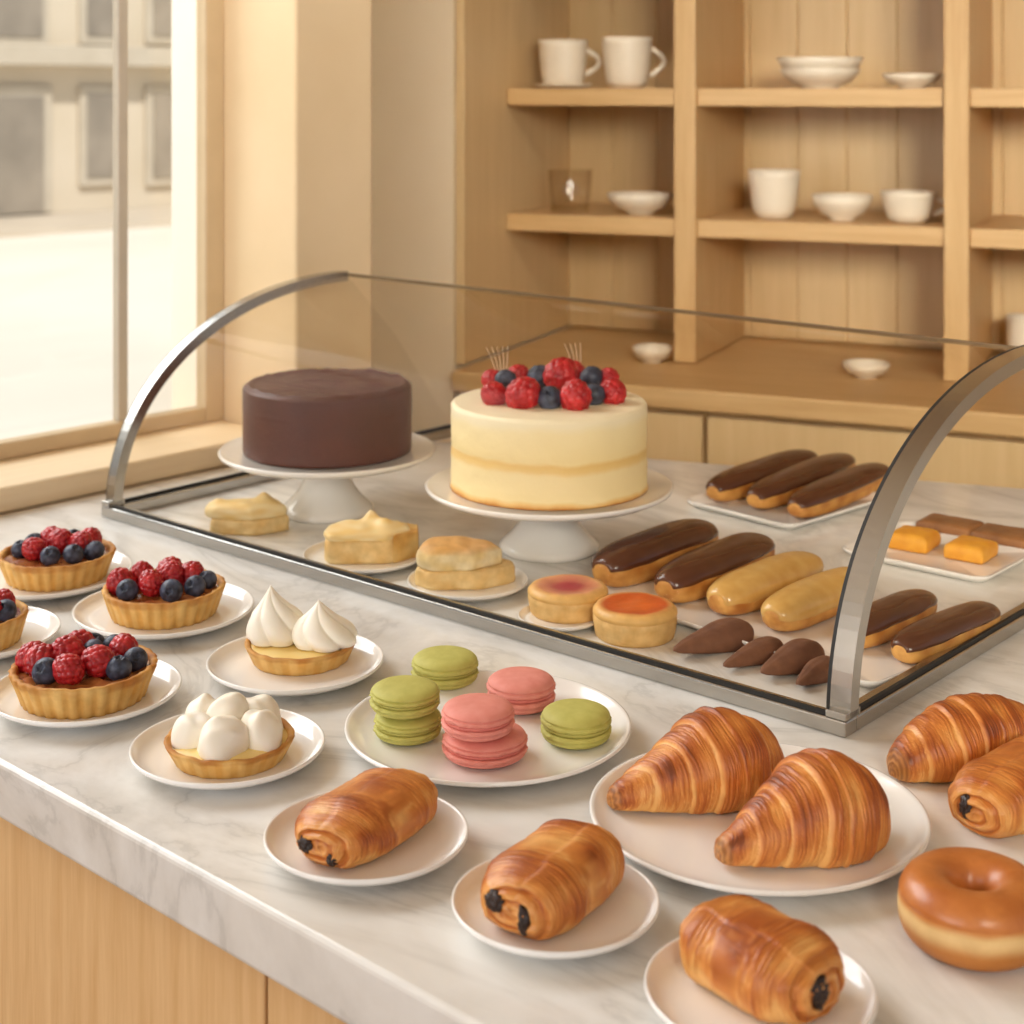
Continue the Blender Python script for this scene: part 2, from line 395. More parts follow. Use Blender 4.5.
# ---- crockery on the shelves
def cup_thing(loc, r, h, label, handle=True, taper=.78, rot=0, saucer=False, cat='cup', name='cup', group=None):
    t = thing(name, label, cat, loc, rot, group)
    pr = [(0, 0.0)]
    for k in range(9):
        f = k / 8
        pr.append((r * (taper + (1 - taper) * f ** .5), h * f) if k else (r * taper * .9, 0))
    pr += [(r - .003, h), (r - .005, h - .004)] + [(r * (taper + (1 - taper) * (f / 8) ** .5) - .005, max(h * f / 8, .006)) for f in range(7, 0, -1)] + [(0, .006)]
    MB().lathe(pr, 48).build('body', M['cup'], t)
    if handle:
        pts = [(r * .93 + .02 * math.sin(PI * k / 14) * 1.3, 0, h * (.8 - .55 * k / 14)) for k in range(15)]
        MB().tube(pts, .0042, 10).build('handle', M['cup'], t)
    return t
def bowl_thing(loc, r, h, label, name='bowl', foot=.45, stack=False):
    t = thing(name, label, 'bowl' if name == 'bowl' else 'dish', loc)
    o = MB().lathe([(0, 0), (r * foot, 0), (r * foot, .004), (r * .72, h * .3), (r * .92, h * .68), (r, h), (r - .003, h + .0015), (r - .006, h), (r * .88, h * .68), (r * .66, h * .34), (r * .4, .008), (0, .008)], 56).build('body', M['cup'], t)
    return t
def px_m(p): return FPX / p.dot(FW)
TQ = .27
p = sh_px(563, TQ, 0); k = px_m(p)
sau = MB().lathe([(0, 0), (.03, 0), (.05, .004), (.056, .008), (.054, .0095), (.03, .004), (0, .004)], 48).build('saucer', M['cup'], None, sh_px(563, TQ, ZS[0]))
tag(sau, 'cream saucer under the left mug on the upper left shelf', 'saucer')
cup_thing(sh_px(563, TQ, ZS[0] + .0045), 24.5 / k, 46 / k, 'cream mug on a saucer at the left of the upper shelf', rot=YAW, name='mug', cat='mug')
p = sh_px(627, TQ, 0); k = px_m(p)
cup_thing(sh_px(627, TQ, ZS[0]), 25 / k, 51 / k, 'cream mug without saucer beside the divider on the upper left shelf', rot=YAW, name='mug', cat='mug', taper=.72)
p = sh_px(820, TQ, 0); k = px_m(p)
bowl_thing(sh_px(820, TQ, ZS[0]), 40 / k, 19 / k, 'lower cream bowl of the nested pair on the upper middle shelf')
bowl_thing(sh_px(820, TQ, ZS[0] + 9 / k), 43 / k, 21 / k, 'upper cream bowl of the nested pair on the upper middle shelf', foot=.6)
p = sh_px(912, TQ, 0); k = px_m(p)
bowl_thing(sh_px(912, TQ, ZS[0]), 29 / k, 14 / k, 'shallow cream dish right of the nested bowls on the upper shelf', name='dish')
p = sh_px(570, TQ, 0); k = px_m(p)
gl = MB().lathe([(0, 0), (19 / k, 0), (21 / k, 20 / k), (22.5 / k, 42 / k), (21.3 / k, 42 / k), (19.6 / k, 20 / k), (17.5 / k, 4 / k), (0, 4 / k)], 48).build('glass_tumbler', M['tumbler'], None, sh_px(570, TQ, ZS[1]))
tag(gl, 'clear glass tumbler on the lower left shelf of the shelving', 'glass')
p = sh_px(640, TQ, 0); k = px_m(p)
bowl_thing(sh_px(640, TQ, ZS[1]), 33 / k, 20 / k, 'low cream bowl beside the glass tumbler on the lower left shelf', foot=.4)
p = sh_px(774, TQ, 0); k = px_m(p)
cup_thing(sh_px(774, TQ, ZS[1]), 26 / k, 48 / k, 'tall cream beaker without handle on the lower middle shelf', handle=False, taper=.66, name='beaker')
p = sh_px(842, TQ, 0); k = px_m(p)
bowl_thing(sh_px(842, TQ, ZS[1]), 30 / k, 25 / k, 'cream bowl between the tall beaker and the teacup on the lower shelf', foot=.4)
p = sh_px(908, TQ, 0); k = px_m(p)
cup_thing(sh_px(908, TQ, ZS[1]), 27 / k, 31 / k, 'low cream teacup with handle at the right of the middle shelf', rot=YAW, taper=.6, name='teacup')
p = sh_px(652, TQ - .1, 0); k = px_m(p)
bowl_thing(sh_px(652, TQ - .1, .96), 20 / k, 15 / k, 'small cream dish on the worktop behind the cheesecake', name='dish')
p = sh_px(880, TQ - .1, 0); k = px_m(p)
bowl_thing(sh_px(866, TQ - .1, .96), 24 / k, 14 / k, 'small cream dish on the worktop below the middle bay right side', name='dish')
p = sh_px(1030, TQ - .1, 0)
cup_thing(sh_px(1026, .40, .96), .034, .088, 'cream canister on the worktop at the right edge', handle=False, taper=.97, name='canister', cat='canister')

# ================================================================== OUTSIDE
BX = -27.0
def plane_pt(px, py, X):        # pixel -> point on the vertical plane x = X
    r = (px - 512) / FPX
    dirv = FW + RT * r
    d = X / dirv.x
    return Vector((X, d * dirv.y, CAMZ - (py - HOR) / FPX * d))
g0 = plane_pt(60, 214, BX).z
struct(MB().box(-60, -2.0, -30, 60, g0 - .1, g0 - .06).build('ground_street', M['road']))
pv = MB().box(BX + .02, BX + 3.2, -30, 60, g0 - .06, g0 + .02).build('pavement', M['pave']); struct(pv)
bld = thing('town_building', 'cream stone town building across the street seen through the window', 'building', (BX, 15, g0))
def brel(px, py): 
    q = plane_pt(px, py, BX); return q.y - 15, q.z - g0
MB().box(-6, 0, -30, 30, 0, 14).build('wall', M['facade'], bld)
y0, z0 = brel(-40, 210); y1, z1 = brel(40, 96)
fr = MB().box(-.02, .12, y0 - .2, y1 + .2, 0.05, z1 + .2, .02).build('door_surround', M['stone'], bld)
MB().box(.121, .16, y0, y1, .06, z1, .01).build('door', M['darkwin'], bld)
for (a1, b1, a2, b2) in ((84, 178, 112, 94), (-30, 36, 40, -60), (84, 36, 112, -60), (150, 178, 182, 94), (150, 36, 182, -60)):
    ya, za = brel(a1, b1); yb, zb = brel(a2, b2)
    w = MB().box(-.02, .1, ya - .14, yb + .14, za - .16, zb + .16, .02).build('window_surround', M['stone'], bld)
    MB().box(.101, .13, ya, yb, za, zb, .01).build('window_pane', M['darkwin'], bld)
ya, za = brel(60, 66); yb, zb = brel(60, 46)
MB().box(-.02, .5, -30, 30, za, zb, .02).build('cornice', M['stone'], bld)

# ================================================================== COUNTER
ctop = MB().prism([(SX, FY), (.75, FY), (.75, 2.15), (-.85, 1.93), (SX, 1.56)], TOP - .043, TOP)
bmesh.ops.bevel(ctop.bm, geom=ctop.bm.edges[:], offset=.004, segments=3, affect='EDGES', profile=.5)
ctop = ctop.build('marble_countertop', M['marble'])
tag(ctop, 'long pale marble countertop carrying the pastries and the glass case', 'countertop')
def unit(x0, x1, label):
    t = thing('counter_cabinet', label, 'cabinet', (x0, FY + .012, 0))
    MB().box(.002, x1 - x0 - .002, .02, .80, 0, TOP - .0445).build('carcass', M['oak_front'], t)
    MB().box(.0015, x1 - x0 - .0015, 0, .0195, .06, TOP - .045, .0015).build('front_panel', M['oak_front'], t)
unit(SX + .01, -.789, 'pale oak counter cabinet left of the vertical panel seam')
unit(-.789, .72, 'pale oak counter cabinet right of the vertical panel seam')

# ================================================================== GLASS CASE
CX0, CX1, CY0 = -1.628, -.648, 1.05
ACY, AA, AB = CY0 + .382, .375, .256
CYB = 1.65
case = thing('display_case', 'curved glass pastry case with steel arches standing on the marble countertop', 'display case', (CX0, CY0, TOP), .03)
LW, LD = CX1 - CX0, CYB - CY0
RH = .0125
MB().box(0, LW, 0, .018, 0, RH, .0015).build('base_rail', M['steel'], case)
MB().box(0, .018, .0185, LD, 0, RH, .0015).build('base_rail', M['steel'], case)
MB().box(LW - .018, LW, .0185, LD, 0, RH, .0015).build('base_rail', M['steel'], case)
MB().box(.0185, LW - .0185, .0035, .0065, RH, RH + .003).box(.0035, .0065, .02, LD, RH, RH + .003).box(LW - .0065, LW - .0035, .02, LD, RH, RH + .003).build('gasket', M['rubber'], case)
arc = [(ACY - AA * abs(math.cos(f)) ** .92 - CY0, AB * math.sin(f) ** .92) for f in [PI / 2 * k / 40 for k in range(41)]]
arc = [(y, max(z, RH)) for y, z in arc if z > RH * .9]
def arch(xa, xb, th):
    # flat bar following the arc: outer curve and inner curve
    mb = MB(); rows = []
    n = len(arc)
    for i, (y, z) in enumerate(arc):
        ya, za = arc[max(i-1, 0)]; yb, zb = arc[min(i+1, n-1)]
        t = Vector((yb - ya, zb - za)).normalized(); nn = Vector((t.y, -t.x))   # towards inside
        rows.append([(xa, y, z), (xb, y, z), (xb, y + nn.x * th, z + nn.y * th), (xa, y + nn.x * th, z + nn.y * th)])
    vs = [[mb.bm.verts.new(q) for q in r] for r in rows]
    for i in range(n - 1):
        for j in range(4):
            f = mb.bm.faces.new((vs[i][j], vs[i][(j+1) % 4], vs[i+1][(j+1) % 4], vs[i+1][j]))
    mb.bm.faces.new(vs[0][::-1]); mb.bm.faces.new(vs[-1])
    return mb
for xa, xb in ((0, .014), (LW - .018, LW)):
    arch(xa, xb, .013).box(xa, xb, .0005, .024, RH + .0002, RH + .006, .0008).build('arch_frame', M['steel'], case)
    xc = (xa + xb) / 2
arch(-.0012, -.0002, .006).build('arch_gasket', M['rubber'], case)
arch(LW - .0212, LW - .0182, .014).build('arch_gasket', M['rubber'], case)
# curved front and roof glass
mg = MB()
ga = [(y + .006, z - .004) for y, z in arc[1:]]
def gf(u, v):
    i = round(v * (len(ga) - 1)); y, z = ga[i]
    return Vector((.0145 + (LW - .033) * u, y, max(z, RH + .003)))
mg.grid(2, len(ga), gf, closev=False, merge=False)
mg.build('curved_glass', M['glass'], case, smooth=True)
ed = arc[-1]
MB().box(.014, LW - .018, ed[0] - .001, ed[0] + .003, ed[1] - .007, ed[1] - .003).build('glass_edge', metal('glass_edge_tone', rgb(150, 130, 104), .35), case)
def endglass(x):
    mb = MB(); pts = [(y + .012, z - .012) for y, z in arc if z > .04] 
    pts = [(y, max(z, RH + .004)) for y, z in pts]
    pts = [(.012, RH + .004)] + pts + [(ed[0] + .1, ed[1] - .10), (LD - .01, RH + .004)]
    vs = [mb.bm.verts.new((x, y, z)) for y, z in pts]
    mb.bm.faces.new(vs)
    return mb
endglass(.005).build('end_glass', M['glass'], case)
endglass(LW - .005).build('end_glass', M['glass'], case)

# ================================================================== PLATES
def plate_prof(r, h=.013):
    return [(0, .0015), (r*.58, .0015), (r*.60, 0), (r*.64, 0), (r*.66, .002), (r*.8, .0045), (r*.93, h*.68), (r*.985, h*.88), (r, h), (r*.998, h + .0016), (r*.985, h + .002), (r*.965, h + .0008), (r*.93, h*.80), (r*.86, h*.58), (r*.78, .0062), (r*.7, .0055), (r*.4, .005), (0, .005)]
PW = .0052
def plate(px, py, dpx, label, z=TOP, group=None, h=.013):
    c = at(px, py, z + h)
    r = dpx / 2 / px_m(c)
    o = MB().lathe(plate_prof(r, h), 96).build('plate', M['china'], None, Vector((c.x, c.y, z)))
    tag(o, label, 'plate', group)
    return o
Z1 = TOP + PW
plate(44, 571, 172, 'white plate under the rearmost berry tart by the window')
plate(164, 607, 178, 'white plate under the berry tart nearest the glass case')
plate(-22, 632, 160, 'white plate at the left picture edge under the cut-off berry tart')
plate(86, 688, 188, 'white plate under the front berry tart near the counter edge')
plate(295.5, 660, 176, 'white plate under the tartlet with two tall meringue peaks')
plate(228, 745, 193, 'white plate under the lemon tart with rounded meringue dollops')
plate(488, 724, 286, 'wide white plate carrying the green and pink macarons')
plate(757.5, 811, 336, 'largest white plate carrying two croissants')
plate(366.5, 833, 204, 'white plate under the leftmost chocolate pastry roll')
plate(555.5, 900, 208, 'white plate under the chocolate pastry roll with two dark ends in the middle')
plate(760, 988, 231, 'white plate at the bottom edge under the single-dot chocolate pastry roll')

# ================================================================== FRUIT
def rasp_mesh():
    bm = bmesh.new(); bmesh.ops.create_icosphere(bm, subdivisions=5, radius=1)
    fib = []
    n = 58
    for i in range(n):
        z = 1 - 2 * (i + .5) / n; a = i * 2.39996; q = math.sqrt(1 - z * z)
        fib.append(Vector((q * math.cos(a), q * math.sin(a), z)))
    for v in bm.verts:
        d = v.co.normalized(); m = max(d.dot(f) for f in fib)
        ang = math.acos(min(1, m)); b = math.sqrt(max(0, 1 - (ang / .29) ** 2))
        r = .86 + .16 * b
        z = d.z
        s = 1 - .16 * max(z, 0) ** 2
        v.co = Vector((d.x * r * s, d.y * r * s, d.z * r * 1.12))
    for f in bm.faces: f.smooth = True
    me = bpy.data.meshes.new('raspberry'); bm.to_mesh(me); bm.free(); me.materials.append(M['rasp']); return me
def blue_mesh():
    bm = bmesh.new(); bmesh.ops.create_uvsphere(bm, u_segments=40, v_segments=28, radius=1)
    for v in bm.verts:
        d = v.co.normalized(); a = math.atan2(d.y, d.x); t = math.acos(max(-1, min(1, d.z)))
        r = 1.0
        rim = .36 + .05 * math.cos(5 * a)
        if t < rim: r -= .28 * (1 - (t / rim) ** 2)
        r += .09 * math.exp(-((t - rim) / .09) ** 2) * (.7 + .3 * math.cos(5 * a))
        v.co = Vector((d.x * r, d.y * r, d.z * r * .9))
    for f in bm.faces: f.smooth = True
    me = bpy.data.meshes.new('blueberry'); bm.to_mesh(me); bm.free(); me.materials.append(M['blue']); return me
RASP, BLUE = rasp_mesh(), blue_mesh()
def berry(kind, parent, x, y, z, r, tilt=None, name=None):
    o = bpy.data.objects.new(name or ('raspberry' if kind == 'R' else 'blueberry'), RASP if kind == 'R' else BLUE)
    C.objects.link(o); o.parent = parent; o.location = (x, y, z); o.scale = (r, r, r)
    o.rotation_euler = tilt or (random.uniform(-.9, .9), random.uniform(-.9, .9), random.uniform(0, 6))
    return o

# ---- fluted tart shell
CR_L, CR_M, CR_D = rgb(240, 198, 124), rgb(224, 168, 86), rgb(182, 108, 42)
def shell(r, h, flute=36, amp=.022, lip=.10, seed=0):
    mb = MB(); prof = []
    for k in range(9):
        f = k / 8; prof.append((.84 + .16 * f, f * h, 'o'))
    prof = [(0, 0, 'b'), (.82, 0, 'b')] + prof + [(.985, h * 1.05, 't'), (.95, h * 1.06, 't'), (.91, h * 1.03, 't'), (.89, h * .9, 'i'), (.86, h * .55, 'i'), (0, h * .5, 'i')]
    n = len(prof)
    def fn(u, v):
        i = round(u * (n - 1)); q, z, kd = prof[i]; a = v * 2 * PI
        w = 0
        if kd in 'ot':
            w = amp * (abs(math.cos(flute / 2 * a)) - .6) * (1 if kd == 'o' else .7)
        nn = n3(math.cos(a) * 3 + seed, math.sin(a) * 3, z * 60)
        rr = r * (q + w + .012 * nn)
        zz_ = z + (.0012 * n3(math.cos(a) * 5, math.sin(a) * 5 + seed, 2) if kd in 'ot' else 0)
        t = .45 + .5 * nn + (.35 if kd == 't' else 0) - (.25 if w > 0 else -.1) * (kd == 'o')
        c = mix(CR_L, CR_M, t * 1.3)
        if kd in 't' or z > h * .85: c = mix(c, CR_D, .35 + .6 * nn)
        if kd == 'b': c = CR_M
        return Vector((rr * math.cos(a), rr * math.sin(a), zz_)), c
    return mb.grid(n, flute * 6, fn)
def berry_tart(px, py, dpx, label, rs, bs, hh=.025, seed=0, rr=.0128, br=.0105):
    loc = at(px, py, Z1); R = dpx / 2 / px_m(loc)
    t = thing('berry_tart', label, 'tart', loc, YAW)
    shell(R, hh, 30, .03, seed=seed).build('crust', M['crust'], t)
    def top(u, v):
        a = v * 2 * PI; q = R * .9 * u
        x, y = q * math.cos(a), q * math.sin(a)
        return Vector((x, y, hh * .86 + .004 * n3(x * 90, y * 90, seed)))
    MB().grid(14, 60, top).build('filling', M['jam'], t)
    Q = R * .92
    for i, (x, y) in enumerate(rs):
        berry('R', t, x * Q, y * Q, hh * .86 + .0060 + .008 * (1 - min(1, math.hypot(x, y))), rr * random.uniform(.92, 1.1))
    for i, (x, y) in enumerate(bs):
        berry('B', t, x * Q, y * Q, hh * .86 + .0050 + .006 * (1 - min(1, math.hypot(x, y))), br * random.uniform(.92, 1.08), tilt=(random.uniform(.1, 1.3), random.uniform(-.6, .6), random.uniform(-.5, .5)))
    return t
berry_tart(57, 577, 114, 'round fruit tart of raspberries and blueberries farthest back by the window',
    [(-.25, .5), (.02, .12), (-.36, -.25), (.42, .1), (.5, .42)], [(.14, .62), (-.68, -.02), (.02, -.52), (.74, -.1), (-.55, .4), (.42, -.38)], seed=1)
berry_tart(164, 613, 121, 'round fruit tart of raspberries and blueberries closest to the glass case',
    [(-.46, .28), (.0, .5), (.42, .28), (-.17, -.28), (-.76, -.05), (.1, .08)], [(-.56, -.42), (.24, -.5), (.6, -.22), (.74, .16)], seed=2)
berry_tart(-28, 642, 108, 'partly visible berry tart cut off by the left picture edge',
    [(.52, .25), (.4, -.2), (-.1, .1), (-.3, -.45), (.05, .55)], [(-.5, .3), (.05, -.55), (.68, -.05)], seed=3)
berry_tart(84, 696, 143, 'fruit tart piled with raspberries and blueberries nearest the counter edge',
    [(-.28, .1), (-.64, -.08), (-.1, -.5), (.27, -.22), (.5, .42), (-.2, .5), (-.82, .12)], [(-.46, .5), (-.05, .74), (.06, .32), (.6, -.3), (-.45, -.45), (.76, .1), (.3, .68)], seed=4, rr=.0132)

# ---- meringue tartlet with two peaks
def swirl(mb, cx, cy, z0, R, H, lobes=5, twist=1.1, lean=(0, 0), seed=0, pw=.62, amp=.09):
    def fn(u, v):
        a = v * 2 * PI
        if u < .12:                       # tucked-in foot
            e = .80 + .20 * math.sin(u / .12 * PI / 2); z = H * .06 * (u / .12); t = 0
        else:
            t = (u - .12) / .88
            e = smooth_interp([(0, 1), (.12, 1.05), (.3, .98), (.48, .78), (.64, .5), (.78, .28), (.9, .12), (1.0, 0)], t); z = H * (.06 + .94 * t)
        ph = lobes * a + twist * 2 * PI * t + seed
        w = abs(math.cos(ph / 2)) ** .55
        ridge = 1 + amp * (w - .6) * (1 if e > .12 else e / .12)
        rr = R * max(e, 0) * ridge * (1 + .03 * n3(math.cos(a) * 2, math.sin(a) * 2, t * 4 + seed))
        wob = .05 * R * math.sin(t * 5 + seed)
        x = cx + lean[0] * t ** 2 + wob + rr * math.cos(a); y = cy + lean[1] * t ** 2 + rr * math.sin(a)
        return Vector((x, y, z0 + z)), W1
    return mb.grid(60, 120, fn)
loc = at(300.5, 659, Z1); k = px_m(loc)
t = thing('meringue_tartlet', 'shallow tartlet topped with two tall swirled meringue peaks', 'tartlet', loc, YAW)
R = 55.5 / k; HB = .0155
shell(R, HB, 20, .006, seed=6).build('crust', M['crust'], t)
MB().lathe([(0, HB * .98), (R * .8, HB * .98), (R * .88, HB * .9)], 48).build('filling', M['custard'], t)
m = swirl(MB(), -R * .46, .006, HB * .96, R * .50, .047, 6, 1.1, (-.004, .002), .5, amp=.22)
m.build('meringue_peak', M['cream'], t)
m = swirl(MB(), R * .44, -.004, HB * .96, R * .53, .038, 6, 1.0, (-.006, 0), 2.2, amp=.22)
m.build('meringue_peak', M['cream'], t)

# ---- lemon tart with rounded dollops
loc = at(230, 756, Z1); k = px_m(loc)
t = thing('lemon_meringue_tart', 'lemon tart crowned with rounded white meringue dollops on a white plate', 'tart', loc, YAW)
R = 64.5 / k; HB = .0145
shell(R, HB, 26, .008, seed=9).build('crust', M['crust'], t)
MB().lathe([(0, HB * 1.02), (R * .8, HB * 1.0), (R * .9, HB * .85)], 48).build('lemon_filling', M['custard'], t)
def dollop(cx, cy, R0, H, ang, seed):
    ca, sa = math.cos(ang), math.sin(ang)
    def fn(u, v):
        th = u * PI * .5; a = v * 2 * PI
        e = math.cos(th) ** .6 if u < 1 else 0; z = math.sin(th)
        x = math.cos(a) * e * 1.08; y = math.sin(a) * e * .9
        rid = 1 + .085 * math.cos(3 * a + 4.5 * u + seed) * (1 - u * .5) + .04 * n3(x * 2, y * 2, seed)
        zz_ = z * (1 + .12 * math.exp(-((x + .25) ** 2 + (y - .1) ** 2) * 7)) + .05 * math.sin(8 * (x * .8 + y * .6) + seed) * (1 - .6 * abs(x))
        x *= rid; y *= rid
        f = -.08 * (1 - u) * 0
        return Vector((cx + (x * ca - y * sa) * R0, cy + (x * sa + y * ca) * R0, HB * .92 + max(zz_, 0) * H)), mix(W1, rgb(244, 214, 160), .7 * max(0, z - .75) * 2 * max(0, n3(x * 3 + seed, y * 3, 1)))
    return MB().grid(28, 72, fn)
for i, (x, y, s, h) in enumerate([(-.48, -.12, .38, .019), (-.02, -.44, .42, .022), (.47, -.12, .40, .021), (.34, .40, .40, .022), (-.04, .18, .42, .027), (-.46, .40, .38, .021)]):
    dollop(x * R, y * R, s * R, h, i * 1.1, i * 1.7).build('meringue_dollop', M['cream'], t)

# ================================================================== MACARONS
def macaron_parts(t, r, h, shellm, fillm):
    hs = h * .43
    def half(flip):
        n = 26
        prof = []
        for i in range(10):              # foot, ruffled
            f = i / 9; prof.append((.96 + .04 * math.sin(f * PI) - .05 * sstep(.8, 1, f), f * hs * .36, 1))
        for i in range(1, 15):
            f = i / 14 * PI / 2; prof.append((math.cos(f) ** .62 * .985, hs * (.36 + .64 * math.sin(f)), 0))
        prof = [(0, 0, 0), (.9, 0, 0)] + prof
        prof[-1] = (0, hs, 0)
        N_ = len(prof)
        def fn(u, v):
            i = round(u * (N_ - 1)); q, z, ft = prof[i]; a = v * 2 * PI
            rr = r * q
            if ft: rr *= 1 + .05 * n3(math.cos(a) * 11, math.sin(a) * 9, z * 900 + (3 if flip else 0)) + .012
            else: rr *= 1 + .006 * n3(math.cos(a) * 2, math.sin(a) * 2, z * 90)
            zz_ = h * .57 + z if not flip else h * .43 - z
            return Vector((rr * math.cos(a), rr * math.sin(a), zz_))
        return MB().grid(N_, 110, fn)
    half(False).build('shell', shellm, t); half(True).build('shell', shellm, t)
    MB().lathe([(0, h * .425), (r * .88, h * .425), (r * .945, h * .46), (r * .955, h * .5), (r * .945, h * .54), (r * .88, h * .575), (0, h * .575)], 72, fn=lambda q, z, a, i: (q * (1 + .02 * n3(math.cos(a) * 6, math.sin(a) * 6, z * 300)), z)).build('filling', fillm, t)
def macaron(loc, r, h, kind, label, tilt=(0, 0)):
    t = thing('macaron', label, 'macaron', loc, random.uniform(0, 6))
    t.rotation_euler.x, t.rotation_euler.y = tilt
    macaron_parts(t, r, h, M[kind + '_shell'], M[kind + '_fill'])
    return t
def mac_at(px, py, wpx, h, kind, label, z=Z1):
    loc = at(px, py, z); return macaron(loc, wpx / 2 / px_m(loc), h, kind, label)
b0 = at(407, 732, Z1)
mac_at(408, 737, 67, .0215, 'green', 'green macaron at the bottom of the stack at the left of the plate')
o = mac_at(405, 711, 69, .0215, 'green', 'green macaron on top of the stack at the left of the plate', z=Z1 + .0217)
mac_at(445, 683, 66, .026, 'green', 'green macaron at the back of the plate behind the stacks')
mac_at(485, 757, 84, .0215, 'pink', 'pink macaron at the bottom of the front pink stack')
mac_at(478, 733, 72, .0235, 'pink', 'pink macaron on top of the front pink stack', z=Z1 + .0217)
mac_at(521, 707, 68, .027, 'pink', 'single pink macaron at the back right of the plate')
mac_at(576, 741, 70, .0265, 'green', 'single green macaron at the right of the plate')

# ================================================================== VIENNOISERIE
P_L, P_M, P_D, P_X = rgb(244, 186, 110), rgb(218, 138, 64), rgb(176, 90, 34), rgb(118, 54, 20)
def pastry_col(t):
    if t < .33: return mix(P_L, P_M, t / .33)
    if t < .7: return mix(P_M, P_D, (t - .33) / .37)
    return mix(P_D, P_X, (t - .7) / .3)
def croissant(name, p_tip, p_end, R, label, cat='croissant', env=None, seed=0, wraps=6.5, bend=.0, zf=.86, peak=.58, z=Z1, dots=None):
    """tip and far end are ground points; axis along local x"""
    L = (p_end - p_tip).length
    t = thing(name, label, cat, Vector((p_tip.x, p_tip.y, z)), head(p_tip, p_end))
    env = env or [(0, 0), (.012, .22), (.05, .34), (.16, .47), (.32, .72), (.5, .96), (.62, 1.0), (.76, .9), (.9, .62), (.97, .36), (.995, .14), (1, 0)]
    nu, nv = 300, 150
    cache = {}
    def fn(u, v):
        s = u * u / .2 if u < .1 else .05 + (u - .1) / .9 * .95
        a = v * 2 * PI
        e = max(0, interp(env, s)) if s < .06 or s > .96 else max(0, smooth_interp(env, s))
        slant = .035 * math.sin(a + 1 + seed) + .012 * n3(math.cos(a) * 1.6, math.sin(a) * 1.6, seed * 3.1 + s * 4)
        ss_ = s + slant * sstep(0, .1, s) * sstep(1, .9, s)
        p = ss_ * wraps + .25 * n3(s * 5, seed, 0)
        fr = p - math.floor(p)
        if ss_ > peak: fr = 1 - fr
        edge = (.085 * (sstep(0, .12, fr) * (1 - fr) ** .7)) if e > .05 else 0       # overlapping wraps
        st = n3(ss_ * 105 + 1.5 * n3(s * 9, math.cos(a) * 1.5, seed + math.sin(a) * 1.5), math.cos(a) * .9 + seed, math.sin(a) * .9)
        st2 = n3(ss_ * 230, math.cos(a) * 1.8 + seed, math.sin(a) * 1.8)
        big = n3(s * 5 + seed, math.cos(a) * 1.5, math.sin(a) * 1.5)
        k = 1 + edge + .022 * st + .011 * st2 + .06 * big - .016 * math.exp(-(st / .10) ** 2)
        r = R * e * k
        y = r * math.cos(a); zq = r * math.sin(a) * zf
        lowlim = -R * e * .62 * zf
        if zq < lowlim: zq = lowlim + (zq - lowlim) * .12
        zc = R * zf * .62 * (1 if e > .3 else 1) * (.18 + .82 * e)
        x = s * L; yy = y + bend * 4 * (s - .5) ** 2 - bend
        # colour: bronzed crests, pale laminated lines
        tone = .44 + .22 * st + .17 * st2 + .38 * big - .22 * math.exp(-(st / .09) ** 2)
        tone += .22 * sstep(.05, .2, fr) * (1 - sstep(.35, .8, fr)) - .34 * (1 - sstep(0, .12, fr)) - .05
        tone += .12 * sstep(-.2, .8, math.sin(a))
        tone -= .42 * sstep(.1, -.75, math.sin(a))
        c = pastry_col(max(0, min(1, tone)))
        if s < .05:
            rg = .5 + .5 * math.sin(e * 62 + a + 3 * n3(math.cos(a) * 2, math.sin(a) * 2, seed))
            c = mix(c, mix(rgb(196, 130, 66), rgb(112, 62, 28), rg * .75), .85 * sstep(.05, .02, s))
        return Vector((x, yy, zq + zc)), c
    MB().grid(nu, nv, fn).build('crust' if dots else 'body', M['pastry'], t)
    t_min = min(v.co.z for v in t.children[0].data.vertices)
    t.children[0].location.z = -t_min
    if dots:
        for dx, dy, dz, sr in dots:
            def fd(u, v):
                th = u * PI; a = v * 2 * PI
                d = Vector((math.cos(th) * .8, math.sin(th) * math.cos(a), math.sin(th) * math.sin(a)))
                return Vector((dx, dy, dz)) + d * sr * (1 + .3 * n3(d.x * 3, d.y * 3, d.z * 3 + dy * 100))
            MB().grid(24, 32, fd).build('chocolate_stick', M['choc_piece'], t)
    return t
croissant('croissant', at(609, 814, Z1), at(779, 780, Z1), 47 / 1395, 'golden croissant at the back left of the large plate', seed=1, zf=.92, bend=.004,
    env=[(0, 0), (.006, .16), (.03, .26), (.10, .38), (.22, .58), (.38, .84), (.52, 1.04), (.64, 1.08), (.76, .98), (.88, .8), (.955, .55), (.99, .26), (1, 0)])
croissant('croissant', at(718, 869, Z1), at(878, 829, Z1), 51 / 1490, 'golden croissant at the front right of the large plate', seed=2.3, zf=.92, bend=.004,
    env=[(0, 0), (.006, .18), (.03, .27), (.10, .37), (.22, .58), (.38, .84), (.52, 1.06), (.66, 1.1), (.78, 1.0), (.89, .8), (.96, .54), (.99, .26), (1, 0)])
croissant('croissant', at(893, 783), at(1042, 746), 37 / 1330, 'golden croissant lying on the bare marble beside the case corner', seed=4.1, z=TOP, wraps=6.5, zf=.95,
    env=[(0, 0), (.006, .24), (.03, .42), (.12, .66), (.28, .94), (.45, 1.06), (.6, 1.05), (.75, .92), (.88, .7), (.96, .44), (.99, .2), (1, 0)])

